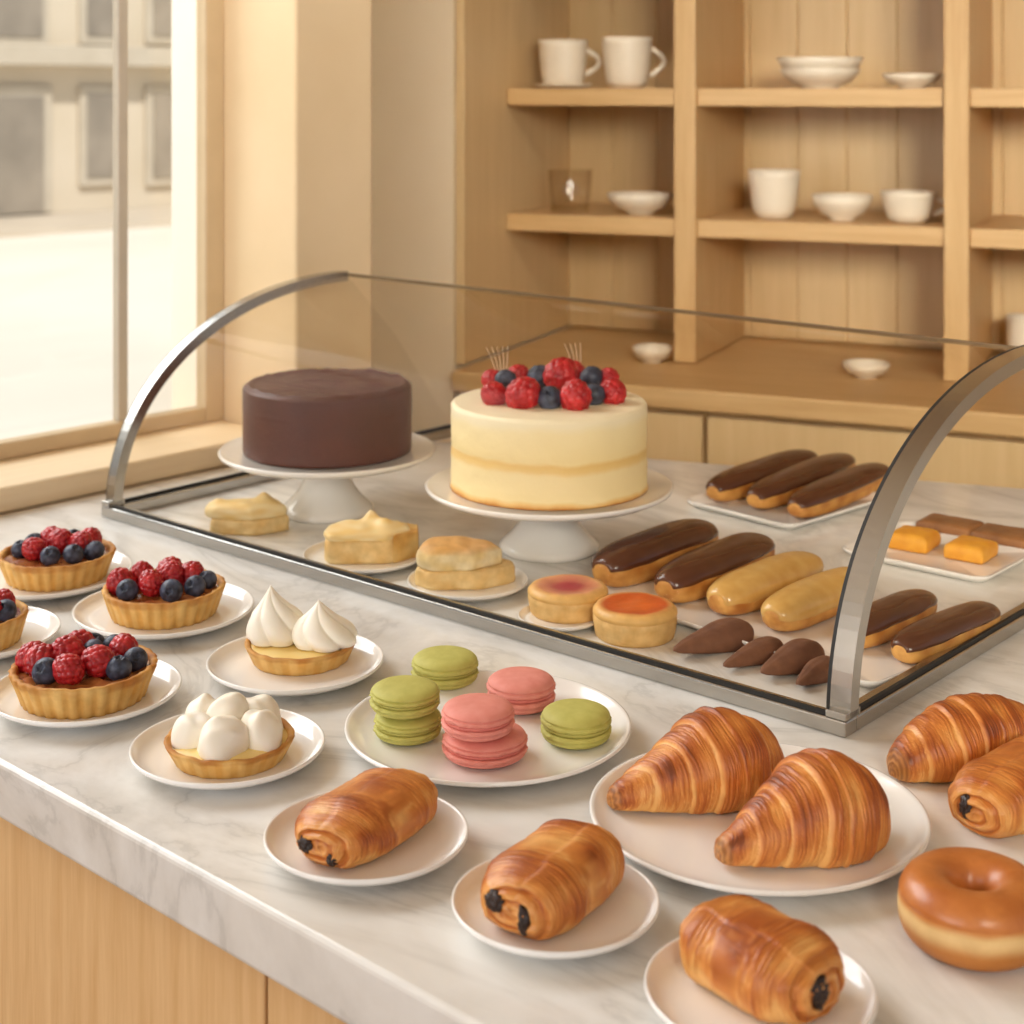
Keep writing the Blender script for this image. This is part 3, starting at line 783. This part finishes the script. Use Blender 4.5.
def choc_roll(name, p_end, p_back, W, H, label, z=Z1, seed=0, dots=(), flap=.9):
    """laminated roll; the spiral end with chocolate faces local -x"""
    L = (p_back - p_end).length
    t = thing(name, label, 'pastry', Vector((p_end.x, p_end.y, z)), head(p_end, p_back))
    nu, nv = 220, 170
    a_, b2 = W / 2, H / 2
    def fn(u, v):
        ph = u * PI
        e = .42
        cx = -spow(math.cos(ph), e); ex = abs(math.sin(ph)) ** e if 0 < u < 1 else 0
        s = (cx + 1) / 2
        a = v * 2 * PI
        ca, sa = spow(math.cos(a), .85), spow(math.sin(a), .85)
        # body ridges
        wv_ = ph * 7 + .5 * n3(math.cos(a) * 1.3, math.sin(a) * 1.3, seed + ph)
        st = n3(ph * 30 + 1.3 * n3(ph * 3, math.cos(a) * 1.4, seed + math.sin(a) * 1.4), math.cos(a) * 1.0 + seed, math.sin(a) * 1.0)
        st2 = n3(ph * 60, math.cos(a) * 2 + seed, math.sin(a) * 2)
        big = n3(cx * 1.7 + seed, math.cos(a) * 1.4, math.sin(a) * 1.4)
        k = 1 + .022 * st + .010 * st2 + .065 * big - .012 * math.exp(-(st / .10) ** 2)
        # soft transverse folds
        k += .022 * math.cos(wv_ * 1.3)
        # wrap flap along the top
        da = (a - flap - .14 * n3(cx * 2.2, seed, 1)) % (2 * PI)
        k += .05 * sstep(0, .10, da) * (1 - sstep(.3, 2.6, da))
        face = 1 - sstep(.72, .98, ex)                     # 1 on the end faces
        rho = ex
        sp = (rho * 3.2 - a / (2 * PI) + seed) % 1.0
        rid = sstep(0, .25, sp) * (1 - sstep(.55, 1, sp))
        bul = .055 * L * (1 - rho ** 2)
        x = s * L + (-1 if cx < 0 else 1) * face * (bul * .8 + .0022 * (rid - .5) + .0018 * n3(ca * rho * 4, sa * rho * 4, seed))
        env = 1 - .10 * abs(cx) ** 4
        y = a_ * ex * ca * k * env; zq = b2 * ex * sa * k * env
        low = -b2 * .78
        if zq < low: zq = low + (zq - low) * .15
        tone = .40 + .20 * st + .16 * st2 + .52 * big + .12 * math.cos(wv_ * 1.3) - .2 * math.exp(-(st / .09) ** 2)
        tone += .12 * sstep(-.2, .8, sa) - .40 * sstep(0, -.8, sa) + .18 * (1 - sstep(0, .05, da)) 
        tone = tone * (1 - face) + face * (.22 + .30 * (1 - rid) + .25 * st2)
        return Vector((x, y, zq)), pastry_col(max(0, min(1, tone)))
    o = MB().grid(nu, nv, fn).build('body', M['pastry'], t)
    mn = min(v.co.z for v in o.data.vertices); o.location.z = -mn
    for (dy, dz, sy, sz) in dots:
        def fd(u, v):
            th = u * PI; a = v * 2 * PI
            d = Vector((math.cos(th), math.sin(th) * math.cos(a), math.sin(th) * math.sin(a)))
            k = 1 + .35 * n3(d.x * 3, d.y * 3 + dy * 300, d.z * 3)
            rho2 = (dy / a_) ** 2 + (dz / b2) ** 2
            x0 = -.055 * L * (1 - rho2) * .8
            return Vector((x0 + .002 + d.x * .0045 * k, dy + d.y * sy * k, dz - mn + d.z * sz * k))
        MB().grid(22, 30, fd).build('chocolate_stick', M['choc_piece'], t)
    return t
# (dots are (across, up) offsets on the end face; across is + towards the back-left)
S = 1 / 1490
choc_roll('chocolate_roll', at(322, 868, Z1), at(410, 810, Z1), 98 * S, 54 * S, 'golden chocolate pastry roll on the leftmost front plate', seed=.4,
    dots=[(.011, -.001, .0062, .0055), (-.010, -.006, .0038, .0042)], flap=1.5)
S = 1 / 1620
choc_roll('chocolate_roll', at(514, 939, Z1), at(590, 874, Z1), 104 * S, 68 * S, 'plump chocolate pastry roll showing two chocolate ends on the middle plate', seed=2.2,
    dots=[(.0115, .003, .0066, .0068), (-.0085, -.003, .0045, .0085)], flap=1.7)
S = 1 / 1760
choc_roll('chocolate_roll', at(820, 1022, Z1), at(703, 960, Z1), 112 * S, 74 * S, 'chocolate pastry roll at the bottom edge with one chocolate dot facing right', seed=3.7,
    dots=[(.004, .001, .007, .0085)], flap=1.2)
S = 1 / 1440
choc_roll('chocolate_roll', at(977, 837), at(1066, 782), 90 * S, 62 * S, 'chocolate pastry roll on the bare marble cut by the right picture edge', z=TOP, seed=5.6,
    dots=[(.006, .002, .0045, .0075)], flap=1.6)

# ---- ring doughnut
loc = at(974, 943); k = px_m(loc)
t = thing('ring_doughnut', 'glazed ring doughnut lying on the marble at the right', 'doughnut', loc, 0)
RO = 74.5 / k; rm = RO * .615; rt = RO * .385; hz = .0205
def tor(u, v, off=0.0):
    a = v * 2 * PI; b = u * 2 * PI
    k = 1 + .012 * n3(math.cos(a) * 2, math.sin(a) * 2, math.cos(b))
    cr, cz = spow(math.cos(b), .9), spow(math.sin(b), .86)
    return Vector(((rm + (rt + off) * cr * k) * math.cos(a), (rm + (rt + off) * cr * k) * math.sin(a), hz + (hz + off) * cz * (1 if cz > 0 else .98))), cz
def dfn(u, v):
    p, cz = tor(u, v)
    cz += .06 * n3(p.x * 60, p.y * 60, 0)
    c = mix(rgb(196, 124, 54), rgb(238, 200, 138), sstep(-.45, .05, cz)) if cz < .12 else mix(rgb(238, 200, 138), rgb(206, 130, 58), sstep(.12, .34, cz))
    return p, c
MB().grid(73, 128, dfn, merge=True).build('dough', M['donut'], t)
def gfn(u, v):
    a = v * 2 * PI
    lo = .20 + .05 * n3(math.cos(a) * 2.2, math.sin(a) * 2.2, 3)
    b = lo + (PI - 2 * lo + .7) * u
    off = .0011 * sstep(0, .06, u) * sstep(1, .94, u) - .0005
    return tor(b / (2 * PI), v, off)[0]
MB().grid(50, 128, gfn, merge=False).build('glaze', M['donut_glaze'], t)

# ================================================================== INSIDE THE CASE
# ---- cake stands
def stand(px, py, rpx, hgt, base_px, label):
    loc = at(px, py, TOP); k = px_m(loc)
    r = rpx / k; rb = base_px / k
    t = thing('cake_stand', label, 'cake stand', loc)
    MB().lathe([(0, hgt - .012), (rb * .45, hgt - .012), (r * .7, hgt - .0085), (r * .93, hgt - .006), (r * .99, hgt - .002), (r, hgt + .001), (r * .99, hgt + .0028), (r * .97, hgt + .002), (r * .92, hgt), (0, hgt)], 110).build('plate', M['china'], t)
    pr = [(0, .001), (rb * .97, 0), (rb, .003), (rb * .985, .007), (rb * .9, .0115), (rb * .76, .0185), (rb * .62, .028), (rb * .52, .039), (rb * .455, .050), (rb * .44, hgt - .017), (rb * .47, hgt - .0125), (0, hgt - .0125)]
    MB().lathe(pr, 80).build('pedestal', M['china'], t)
    return loc, k
loc, k = stand(327.5, 512, 108, .0735, 46, 'white pedestal cake stand under the chocolate cake')
R = 84 / k
t = thing('chocolate_cake', 'round dark chocolate frosted cake on a white pedestal stand', 'cake', loc + Vector((0, 0, .0738)), YAW)
HC = .0785
def cake_fn(u, v):
    a = v * 2 * PI
    if u < .04: q, z = u / .04 * .985, 0
    elif u < .5: f = (u - .04) / .46; q, z = 1 - .012 * (1 - sstep(0, .06, f)), f * (HC - .004)
    elif u < .6: f = (u - .5) / .1 * PI / 2; q, z = 1 - .05 * (1 - math.cos(f)) / 1, HC - .004 + .004 * math.sin(f)
    else: f = (u - .6) / .4; q, z = .95 * (1 - f), HC
    x, y = math.cos(a) * q, math.sin(a) * q
    if u >= .6:
        z += .0034 * n3(x * 3.2 + 2 * math.sin(y * 3), y * 9, 0) * sstep(1, .85, q) + .0022 * math.exp(-((q - .93) / .04) ** 2) * (1 + 1.5 * n3(x * 8, y * 8, 1))
    elif u > .04:
        q += .006 * n3(x * 3, y * 3, z * 45) + .005 * sstep(.06, .0, z / HC) * n3(x * 14, y * 14, 3)
        q += .006 * math.exp(-((z / HC - .66 - .03 * math.sin(a * 2)) / .02) ** 2) * sstep(.2, .8, n3(x * 1.5, y * 1.5, 4) + .5)
        x, y = math.cos(a) * q, math.sin(a) * q
    return Vector((R * x, R * y, z))
MB().grid(90, 140, cake_fn).build('frosting', M['choc_cake'], t)
loc, k = stand(549, 549, 124, .0695, 50, 'white pedestal cake stand under the pale berry-topped cake')
R = 98 / k; HC = .092
t = thing('vanilla_berry_cake', 'tall pale cream cake crowned with red berries and blueberries on a stand', 'cake', loc + Vector((0, 0, .0698)), YAW)
def cake2(u, v):
    a = v * 2 * PI
    if u < .04: q, z = u / .04 * .985, 0
    elif u < .5: f = (u - .04) / .46; q, z = 1, f * (HC - .005)
    elif u < .6: f = (u - .5) / .1 * PI / 2; q, z = 1 - .045 * (1 - math.cos(f)), HC - .005 + .005 * math.sin(f)
    else: f = (u - .6) / .4; q, z = .955 * (1 - f), HC
    x, y = math.cos(a) * q, math.sin(a) * q
    if u < .6 and u > .04:
        q += .006 * n3(x * 4, y * 4, z * 70) - .006 * math.exp(-((z / HC - .5) / .05) ** 2) + .008 * sstep(.05, 0, z / HC) * (1 + n3(x * 12, y * 12, 0))
        x, y = math.cos(a) * q, math.sin(a) * q
    elif u >= .6: z += .001 * n3(x * 4, y * 4, 3)
    return Vector((R * x, R * y, z))
MB().grid(100, 150, cake2).build('sponge', M['cheesecake'], t)
q = 1 / k
for (x, y, kd, r) in [(-55, -6, 'R', 13), (-43, 12, 'B', 12), (-26, -14, 'R', 17), (-31, 26, 'R', 12), (-9, 18, 'B', 13.5), (0, -16, 'B', 12.5), (25, -18, 'R', 16), (12, 8, 'R', 17), (44, -6, 'B', 12), (44, 20, 'B', 12.5), (63, -2, 'R', 14), (62, 22, 'R', 11), (26, 34, 'R', 13), (-58, 22, 'R', 10)]:
    up = 12 if (kd, r) in (('R', 17),) and y > 0 else (8 if y > 10 else 0)
    berry(kd, t, x * q, y * q * 1.9 - .006, HC + (r * .72 + up) * q, r * q)
mb = MB()
for (bx, by, nsp) in ((-50, 26, 5), (28, 44, 4)):
    for i in range(nsp):
        dx = (i - nsp / 2) * 5
        mb.tube([((bx + dx * f * 1.1 + 3 * math.sin(f * 3)) * q, (by * 1.3 + i * 2) * q, HC + 48 * f * q) for f in [j / 10 for j in range(11)]], lambda u: .0007 * (1 - .6 * u), 6)
mb.build('sugar_strand', M['sprig'], t)

# ---- lumps: slices and bars
def lump(outline, h, top=None, edge=.12, seed=0, nz=.03, taper=1.0, n=96, col=None, bulge=0.):
    """rounded block standing on a polygon outline (local metres)"""
    pts = [Vector(p) for p in outline]; m_ = len(pts)
    per = []
    tot = sum((pts[(i+1) % m_] - pts[i]).length for i in range(m_))
    for i in range(m_):
        c_ = max(2, round(n * (pts[(i+1) % m_] - pts[i]).length / tot))
        for j in range(c_): per.append(pts[i].lerp(pts[(i+1) % m_], j / c_))
    for _ in range(3):
        per = [(per[i-1] + per[i] * 2 + per[(i+1) % len(per)]) / 4 for i in range(len(per))]
    cen = sum(per, Vector((0, 0))) / len(per)
    rows = [(0, 0), (.6, 0), (1 - edge * .5, 0), (1 - edge * .1, h * .06), (1, h * .2), (1, h * .4), (1, h * .6), (1 - edge * .08, h * .8), (1 - edge * .3, h * .92), (1 - edge * .8, h)] + [((1 - edge * .8) * (1 - i / 10) - .02 * (i == 0), h) for i in range(1, 11)]
    R_ = len(rows)
    def fn(u, v):
        i = round(u * (R_ - 1)); sc_, z = rows[i]
        p = cen + (per[round(v * len(per)) % len(per)] - cen) * sc_ * (1 - (1 - taper) * z / h)
        if 3 <= i <= 8: p = cen + (p - cen) * (1 + bulge * math.sin(z / h * PI) + nz * n3(p.x * 60 + seed, p.y * 60, z * 90))
        if i > 6: 
            f = sstep(6, 10, i)
            z += f * (h * .06 * n3(p.x * 70, p.y * 70, seed))
            if top: z += f * top(p.x, p.y)
        return Vector((p.x, p.y, z)), (col(p, z / h) if col else W1)
    return MB().grid(R_, len(per), fn)
def bumps(*bs):
    return lambda x, y: sum(h * math.exp(-((x - a) ** 2 + (y - b) ** 2) / (2 * s * s)) for a, b, s, h in bs)
def golden(p, f):
    n_ = n3(p.x * 70, p.y * 70, f * 2)
    c = mix(rgb(240, 206, 138), rgb(226, 176, 96), .5 + n_)
    return mix(c, rgb(206, 146, 68), sstep(.7, 1.0, f) * (.35 + .8 * max(0, n_)))
def pale(p, f):
    n_ = n3(p.x * 60, p.y * 60, f * 2)
    c = mix(rgb(252, 236, 196), rgb(244, 214, 148), .45 + .9 * n_)
    return c
def yellow(p, f):
    n_ = n3(p.x * 60, p.y * 60, f * 2)
    return mix(rgb(250, 222, 164), rgb(242, 202, 134), .5 + n_)
# slice at the left, straight on the marble
loc = at(248, 531); k = 1 / px_m(loc)
t = thing('custard_slice', 'pale custard pastry slice lying on the case floor without a plate', 'pastry slice', loc, YAW)
lump([(-36*k, -12*k), (10*k, -20*k), (42*k, 2*k), (30*k, 28*k), (-8*k, 30*k), (-38*k, 14*k)], .017, seed=1, col=yellow, edge=.1).build('pastry_base', M['crust'], t)
o = lump([(-44*k, -2*k), (-34*k, -12*k), (6*k, -19*k), (40*k, 0), (28*k, 27*k), (-8*k, 30*k), (-36*k, 20*k)], .013, top=bumps((-36*k, 4*k, 8*k, .007), (14*k, 14*k, 6*k, .010), (-8*k, -4*k, 16*k, .004)), seed=2, col=pale, edge=.3).build('meringue_top', M['cream'], t); o.location.z = .0165
# second slice on a plate
plate(364, 554, 122, 'small white plate under the lemon slice inside the case', h=.010)
loc = at(367, 557, Z1); k = 1 / px_m(loc)
t = thing('lemon_meringue_slice', 'lemon meringue slice on a small plate in front of the chocolate cake stand', 'pastry slice', loc, YAW)
lump([(-42*k, -10*k), (-36*k, -26*k), (24*k, -24*k), (50*k, 0*k), (48*k, 22*k), (0*k, 34*k), (-40*k, 14*k)], .024, seed=5, col=yellow, edge=.07, nz=.015).build('lemon_filling', M['crust'], t)
o = lump([(27*k, -24*k), (52*k, -2*k), (50*k, 24*k), (34*k, 27*k), (34*k, 0)], .029, seed=6, col=golden, edge=.12).build('crust', M['crust'], t)
o = lump([(-43*k, -10*k), (-36*k, -27*k), (22*k, -25*k), (44*k, 0), (40*k, 22*k), (0, 33*k), (-40*k, 14*k)], .008, top=bumps((4*k, 8*k, 6*k, .015), (18*k, -2*k, 7*k, .010), (-18*k, 4*k, 11*k, .006), (-4*k, -10*k, 8*k, .004), (30*k, 8*k, 6*k, .004)), seed=7, col=pale, edge=.25).build('meringue_top', M['cream'], t); o.location.z = .0235
# third slice
plate(468, 580, 121, 'small white plate under the golden layered slice inside the case', h=.010)
loc = at(463, 582, Z1); k = 1 / px_m(loc)
t = thing('golden_layer_slice', 'golden two-layer pastry slice on a small plate before the cheesecake stand', 'pastry slice', loc, YAW)
lump([(-48*k, -12*k), (-34*k, -28*k), (20*k, -26*k), (52*k, -4*k), (52*k, 16*k), (0, 36*k), (-44*k, 14*k)], .018, seed=8, col=yellow, edge=.1).build('pastry_base', M['crust'], t)
o = lump([(-47*k, -10*k), (-33*k, -27*k), (10*k, -25*k), (40*k, 0), (30*k, 22*k), (0, 34*k), (-42*k, 14*k)], .019, top=bumps((-28*k, 0, 16*k, .006), (-2*k, 4*k, 15*k, .005)), seed=9, col=lambda p, f: mix(pale(p, f), rgb(222, 160, 84), sstep(.75, 1.1, f) * .75), edge=.25).build('pastry_top', M['crust'], t); o.location.z = .0175

# ---- two round filled tarts
def round_tart(px, py, wpx, h, label, c_in, c_out, z=TOP, seed=0):
    loc = at(px, py, z); r = wpx / 2 / px_m(loc)
    t = thing('round_custard_tart', label, 'tart', loc, YAW)
    prof = [(0, 0), (.9, 0), (.94, h * .06), (.97, h * .25), (1, h * .5), (1.0, h * .6), (.985, h * .66), (.975, h * .7)]
    MB().grid(len(prof), 80, lambda u, v: (Vector((r * prof[round(u * 7)][0] * (1 + .015 * n3(math.cos(v*2*PI) * 3, math.sin(v*2*PI) * 3, seed)) * math.cos(v*2*PI), r * prof[round(u * 7)][0] * (1 + .015 * n3(math.cos(v*2*PI) * 3, math.sin(v*2*PI) * 3, seed)) * math.sin(v*2*PI), prof[round(u * 7)][1])), mix(rgb(244, 206, 142), rgb(234, 186, 114), .5 + n3(math.cos(v * 2 * PI) * 4, math.sin(v * 2 * PI) * 4, u * 4)))).build('crust', M['crust'], t)
    pr2 = [(.97, h * .68), (1.01, h * .74), (1.0, h * .84), (.93, h * .95), (.84, h), (.72, h * .985), (.5, h * .95), (.3, h * .94), (0, h * .95)]
    def tf(u, v):
        i = round(u * 8); q, z_ = pr2[i]; a = v * 2 * PI
        x, y = q * math.cos(a), q * math.sin(a)
        n_ = n3(x * 2.2 + seed, y * 2.2, 1)
        c = mix(rgb(240, 192, 116), c_out, sstep(.95, .7, q))
        c = mix(c, c_in, sstep(.75 + .3 * n_, .2, q) )
        return Vector((r * x, r * y, z_ + .0015 * n_ * (q < .9))), c
    MB().grid(9, 80, tf).build('baked_top', M['pastry'], t)
plate(560, 616, 84, 'tiny white plate under the pink-topped round tart', h=.007)
round_tart(568, 612, 80, .026, 'round custard tart with a pink berry stain on its top', rgb(172, 34, 60), rgb(222, 150, 110), Z1, 1)
round_tart(635, 635, 84, .029, 'round custard tart with a glossy orange baked top', rgb(226, 110, 40), rgb(206, 84, 22), TOP, 3)

# ---- trays
def tray(corners, label, z=TOP, h=.009):
    pts = [Vector((at(*c, z + h).x, at(*c, z + h).y)) for c in corners]
    cen = sum(pts, Vector((0, 0))) / 4
    # rounded rectangle, local to its centre
    ang = math.atan2((pts[1] - pts[0]).y, (pts[1] - pts[0]).x)
    w = ((pts[1] - pts[0]).length + (pts[2] - pts[3]).length) / 2; l = ((pts[2] - pts[1]).length + (pts[3] - pts[0]).length) / 2
    def ring(off, zz_):
        out = []; rc = .018
        for cx, cy, a0 in ((w/2 - rc, l/2 - rc, 0), (-w/2 + rc, l/2 - rc, PI/2), (-w/2 + rc, -l/2 + rc, PI), (w/2 - rc, -l/2 + rc, 1.5*PI)):
            for i in range(9):
                a = a0 + PI / 2 * i / 8; out.append((cx + (rc + off) * math.cos(a), cy + (rc + off) * math.sin(a), zz_))
        return out
    rows = [[(0, 0, 0)] * 36, ring(-.014, 0), ring(-.010, .001), ring(-.002, h * .7), ring(0, h), ring(-.001, h + .001), ring(-.004, h * .85), ring(-.013, .0045), [(0, 0, .004)] * 36]
    o = MB().grid(9, 36, lambda u, v: Vector(rows[round(u * 8)][round(v * 36) % 36])).build('serving_tray', M['china'], None, Vector((cen.x, cen.y, z)), ang)
    tag(o, label, 'tray')
    return o
ZT = TOP + .0045
tray([(590, 590), (880, 688), (976, 640), (700, 548)], 'long white tray carrying the row of eclairs along the front of the case')
tray([(692, 502), (806, 530), (876, 494), (772, 470)], 'white rectangular tray under three chocolate eclairs at the back')
tray([(834, 548), (985, 580), (1046, 548), (905, 520)], 'white rectangular tray under the yellow and brown bars at the right')

# ---- eclairs
EC_L, EC_D = rgb(228, 172, 92), rgb(186, 118, 50)
def ecl_geo(L, W, H, seed):
    def geo(u, a, off=0.0):
        ph = u * PI
        cx = -spow(math.cos(ph), .62); ex = abs(math.sin(ph)) ** .62 if 0 < u < 1 else 0
        k = 1 + .035 * n3(cx * 2.2 + seed, math.cos(a) * 1.2, math.sin(a) * 1.2)
        y = (W / 2 + off) * ex * spow(math.cos(a), .85) * k
        z = (H / 2 + off) * ex * spow(math.sin(a), .85) * k
        low = -H * .36
        if z < low: z = low + (z - low) * .15
        return Vector((cx * (L / 2 + off * .6), y, z + H * .38))
    return geo
def eclair(p0, p1, W, H, label, glaze, z=TOP, seed=0, lo=.12):
    L = (p1 - p0).length
    c = (p0 + p1) / 2
    t = thing('eclair', label, 'eclair', Vector((c.x, c.y, z)), head(p0, p1))
    g = ecl_geo(L, W, H, seed)
    def dn(u, v):
        a = v * 2 * PI; p = g(u, a)
        n_ = n3(p.x * 60 + seed, p.y * 60, p.z * 60)
        r = n3(p.x * 8, p.y * 260, p.z * 260)
        return p + Vector((0, 0, 0)), mix(EC_L, EC_D, .45 + .8 * n_ + .3 * r)
    o = MB().grid(90, 72, dn).build('choux', M['eclair'], t)
    mn = min(v.co.z for v in o.data.vertices); o.location.z = -mn
    def gl_(u, v):
        uu = .055 + .89 * u
        wob = .16 * n3(uu * 7 + seed, 0, 0) + .05 * math.sin(uu * 30 + seed)
        a0 = lo + wob * .5; a1 = PI - lo - .16 * n3(uu * 7 + seed, 5, 0) * .5
        a = a0 + (a1 - a0) * v
        ed_ = min(v, 1 - v) * 14; eu = min(u, 1 - u) * 22
        off = .0018 * min(1, ed_ ** .5 if ed_ < 1 else 1) * min(1, eu ** .5 if eu < 1 else 1) - .0007
        return g(uu, a, off)
    q = MB().grid(80, 50, gl_, closev=False, merge=False).build('icing', glaze, t); q.location.z = -mn
    return t
def ec(px0, py0, px1, py1, w, h, label, glaze, z=TOP, seed=0, **kw):
    a = at(px0, py0, z); b = at(px1, py1, z); k = px_m((a + b) / 2)
    return eclair(a, b, w / k, h / k, label, glaze, z, seed, **kw)
CG, CA = M['choc_glaze'], M['caramel']
ec(601, 590, 709, 549, 53, 43, 'chocolate eclair at the left end of the front tray', CG, ZT, 1)
ec(664, 606, 765, 561, 51, 41, 'chocolate eclair second from the left, beside the caramel ones', CG, ZT, 2)
ec(716, 618, 814, 578, 48, 38, 'caramel-iced eclair next to the chocolate eclairs on the front tray', CA, ZT, 3, lo=-.1)
ec(771, 634, 862, 594, 48, 38, 'caramel-iced eclair beside the steel arch on the front tray', CA, ZT, 4, lo=-.1)
ec(844, 652, 929, 613, 42, 34, 'chocolate eclair just right of the steel arch', CG, ZT, 5)
ec(899, 666, 992, 625, 42, 34, 'chocolate eclair at the right end of the front tray', CG, ZT, 6)
ec(712, 504, 812, 469, 36, 29, 'leftmost chocolate eclair of three on the back tray', CG, ZT, 7)
ec(753, 512, 849, 472, 36, 29, 'middle chocolate eclair of three on the back tray', CG, ZT, 8)
ec(794, 521, 884, 482, 36, 29, 'rightmost chocolate eclair of three on the back tray', CG, ZT, 9)

# ---- bars on the right tray
def bar(px, py, w, d, h, mt, label, rot, seed):
    loc = at(px, py, ZT); k = 1 / px_m(loc)
    W, D = w * k, d * k
    o = lump([(-W/2, -D/2), (W/2, -D/2), (W/2, D/2), (-W/2, D/2)], h, edge=.28, seed=seed, bulge=.03, top=lambda x, y: h * .15 * (1 - (2*x/W)**2) * (1 - (2*y/D)**2)).build('sponge_bar' if mt is M['bar_yellow'] else 'brown_bar', mt, None, loc, rot)
    tag(o, label, 'cake bar')
bar(914, 547, 40, 42, .017, M['bar_yellow'], 'puffed yellow sponge square at the left front of the right tray', 0.15, 1)
bar(971, 557, 40, 44, .016, M['bar_yellow'], 'puffed yellow sponge square at the front corner of the right tray', 0.1, 2)
bar(950, 530, 56, 40, .011, M['bar_brown'], 'flat brown bar behind the left yellow sponge square', .1, 3)
bar(1008, 541, 62, 44, .011, M['bar_brown'], 'flat brown bar behind the right yellow sponge square', .1, 4)

# ---- cocoa drops
def drop(px0, py0, px1, py1, w, label, seed):
    a = at(px0, py0); b = at(px1, py1); L = (b - a).length; k = 1 / px_m((a + b) / 2); R_ = w * k / 2
    def fn(u, v):
        an = v * 2 * PI
        e = smooth_interp([(0, 0), (.05, .24), (.25, .56), (.55, .93), (.72, 1), (.86, .86), (.95, .58), (.99, .25), (1, 0)], u); e = max(e, 0)
        kk = 1 + .06 * n3(u * 4 + seed, math.cos(an), math.sin(an)) - .10 * math.exp(-((an - PI / 2) / .12) ** 2)
        y = R_ * e * math.cos(an) * kk; z = R_ * e * math.sin(an) * kk * .85
        if z < -R_ * e * .5: z = -R_ * e * .5
        return Vector((u * L, y, z + R_ * .5))
    o = MB().grid(50, 40, fn).build('cocoa_biscuit', M['cocoa'], None, Vector((a.x, a.y, TOP)), head(a, b))
    mn = min(v.co.z for v in o.data.vertices)
    for v in o.data.vertices: v.co.z -= mn
    tag(o, label, 'biscuit')
drop(673, 661, 750, 640, 40, 'largest brown leaf-shaped cocoa biscuit at the left of four', 1)
drop(723, 674, 780, 652, 30, 'narrow cocoa biscuit second from the left of four', 2)
drop(761, 683, 818, 660, 40, 'broad ridged cocoa biscuit third from the left of four', 3)
drop(797, 692, 833, 671, 30, 'short cocoa biscuit beside the foot of the steel arch', 4)

# ================================================================== CAMERA, LIGHT, WORLD
cd = bpy.data.cameras.new('camera'); cam = bpy.data.objects.new('camera', cd); C.objects.link(cam)
cam.location = (0, 0, CAMZ); cam.rotation_euler = (PI / 2, 0, YAW)
cd.sensor_width = 36; cd.lens = FPX / 1024 * 36; cd.shift_y = -(512 - HOR) / 1024
cd.dof.use_dof = True; cd.dof.focus_distance = 1.25; cd.dof.aperture_fstop = 8.5
sc.camera = cam

def area(name, loc, target, sx, sy, power, col, spread=PI):
    l = bpy.data.lights.new(name, 'AREA'); l.shape = 'RECTANGLE'; l.size = sx; l.size_y = sy; l.energy = power; l.color = col; l.spread = spread
    o = bpy.data.objects.new(name, l); C.objects.link(o); o.location = loc
    o.rotation_euler = (Vector(target) - Vector(loc)).to_track_quat('-Z', 'Y').to_euler()
    return o
area('window_daylight', (-4.0, .45, 3.25), (-.9, 1.05, .95), 3.0, 2.0, 165, (.94, .97, 1))
area('wall_lamp', (1.0, -.1, 1.95), (-1.1, 2.8, 1.35), .9, .6, 10.5, (1, .95, .82), math.radians(56))  # added fill light out of view, brightens the shelving
area('front_fill', (-1.2, -2.6, 1.7), (-1.0, 1.0, .9), 2.4, 1.6, 58, (.97, .98, 1))  # added frontal fill behind the camera, lifts the counter front and cake sides
area('corner_fill', (-1.0, .6, 2.74), (-2.02, 2.0, 1.55), .5, .4, 3.6, (1, .94, .84), math.radians(64))  # added unseen fill aimed at the corner wall and pier to brighten them
sl = bpy.data.lights.new('sun', 'SUN'); sl.energy = 3.9; sl.angle = .05; sl.color = (1, .97, .93)
so = bpy.data.objects.new('sun', sl); C.objects.link(so)
so.rotation_euler = Vector((-.55, .25, -.8)).to_track_quat('-Z', 'Y').to_euler()

w = bpy.data.worlds.new('world'); sc.world = w; w.use_nodes = True
nt = w.node_tree; bg = nt.nodes['Background']
bg.inputs[0].default_value = rgb(242, 247, 255); bg.inputs[1].default_value = .55
sc.view_settings.view_transform = 'Standard'
sc.view_settings.look = 'None'
sc.view_settings.exposure = -.14
sc.cycles.use_denoising = True
sc.cycles.max_bounces = 10; sc.cycles.transparent_max_bounces = 16
sc.cycles.caustics_reflective = False; sc.cycles.caustics_refractive = False
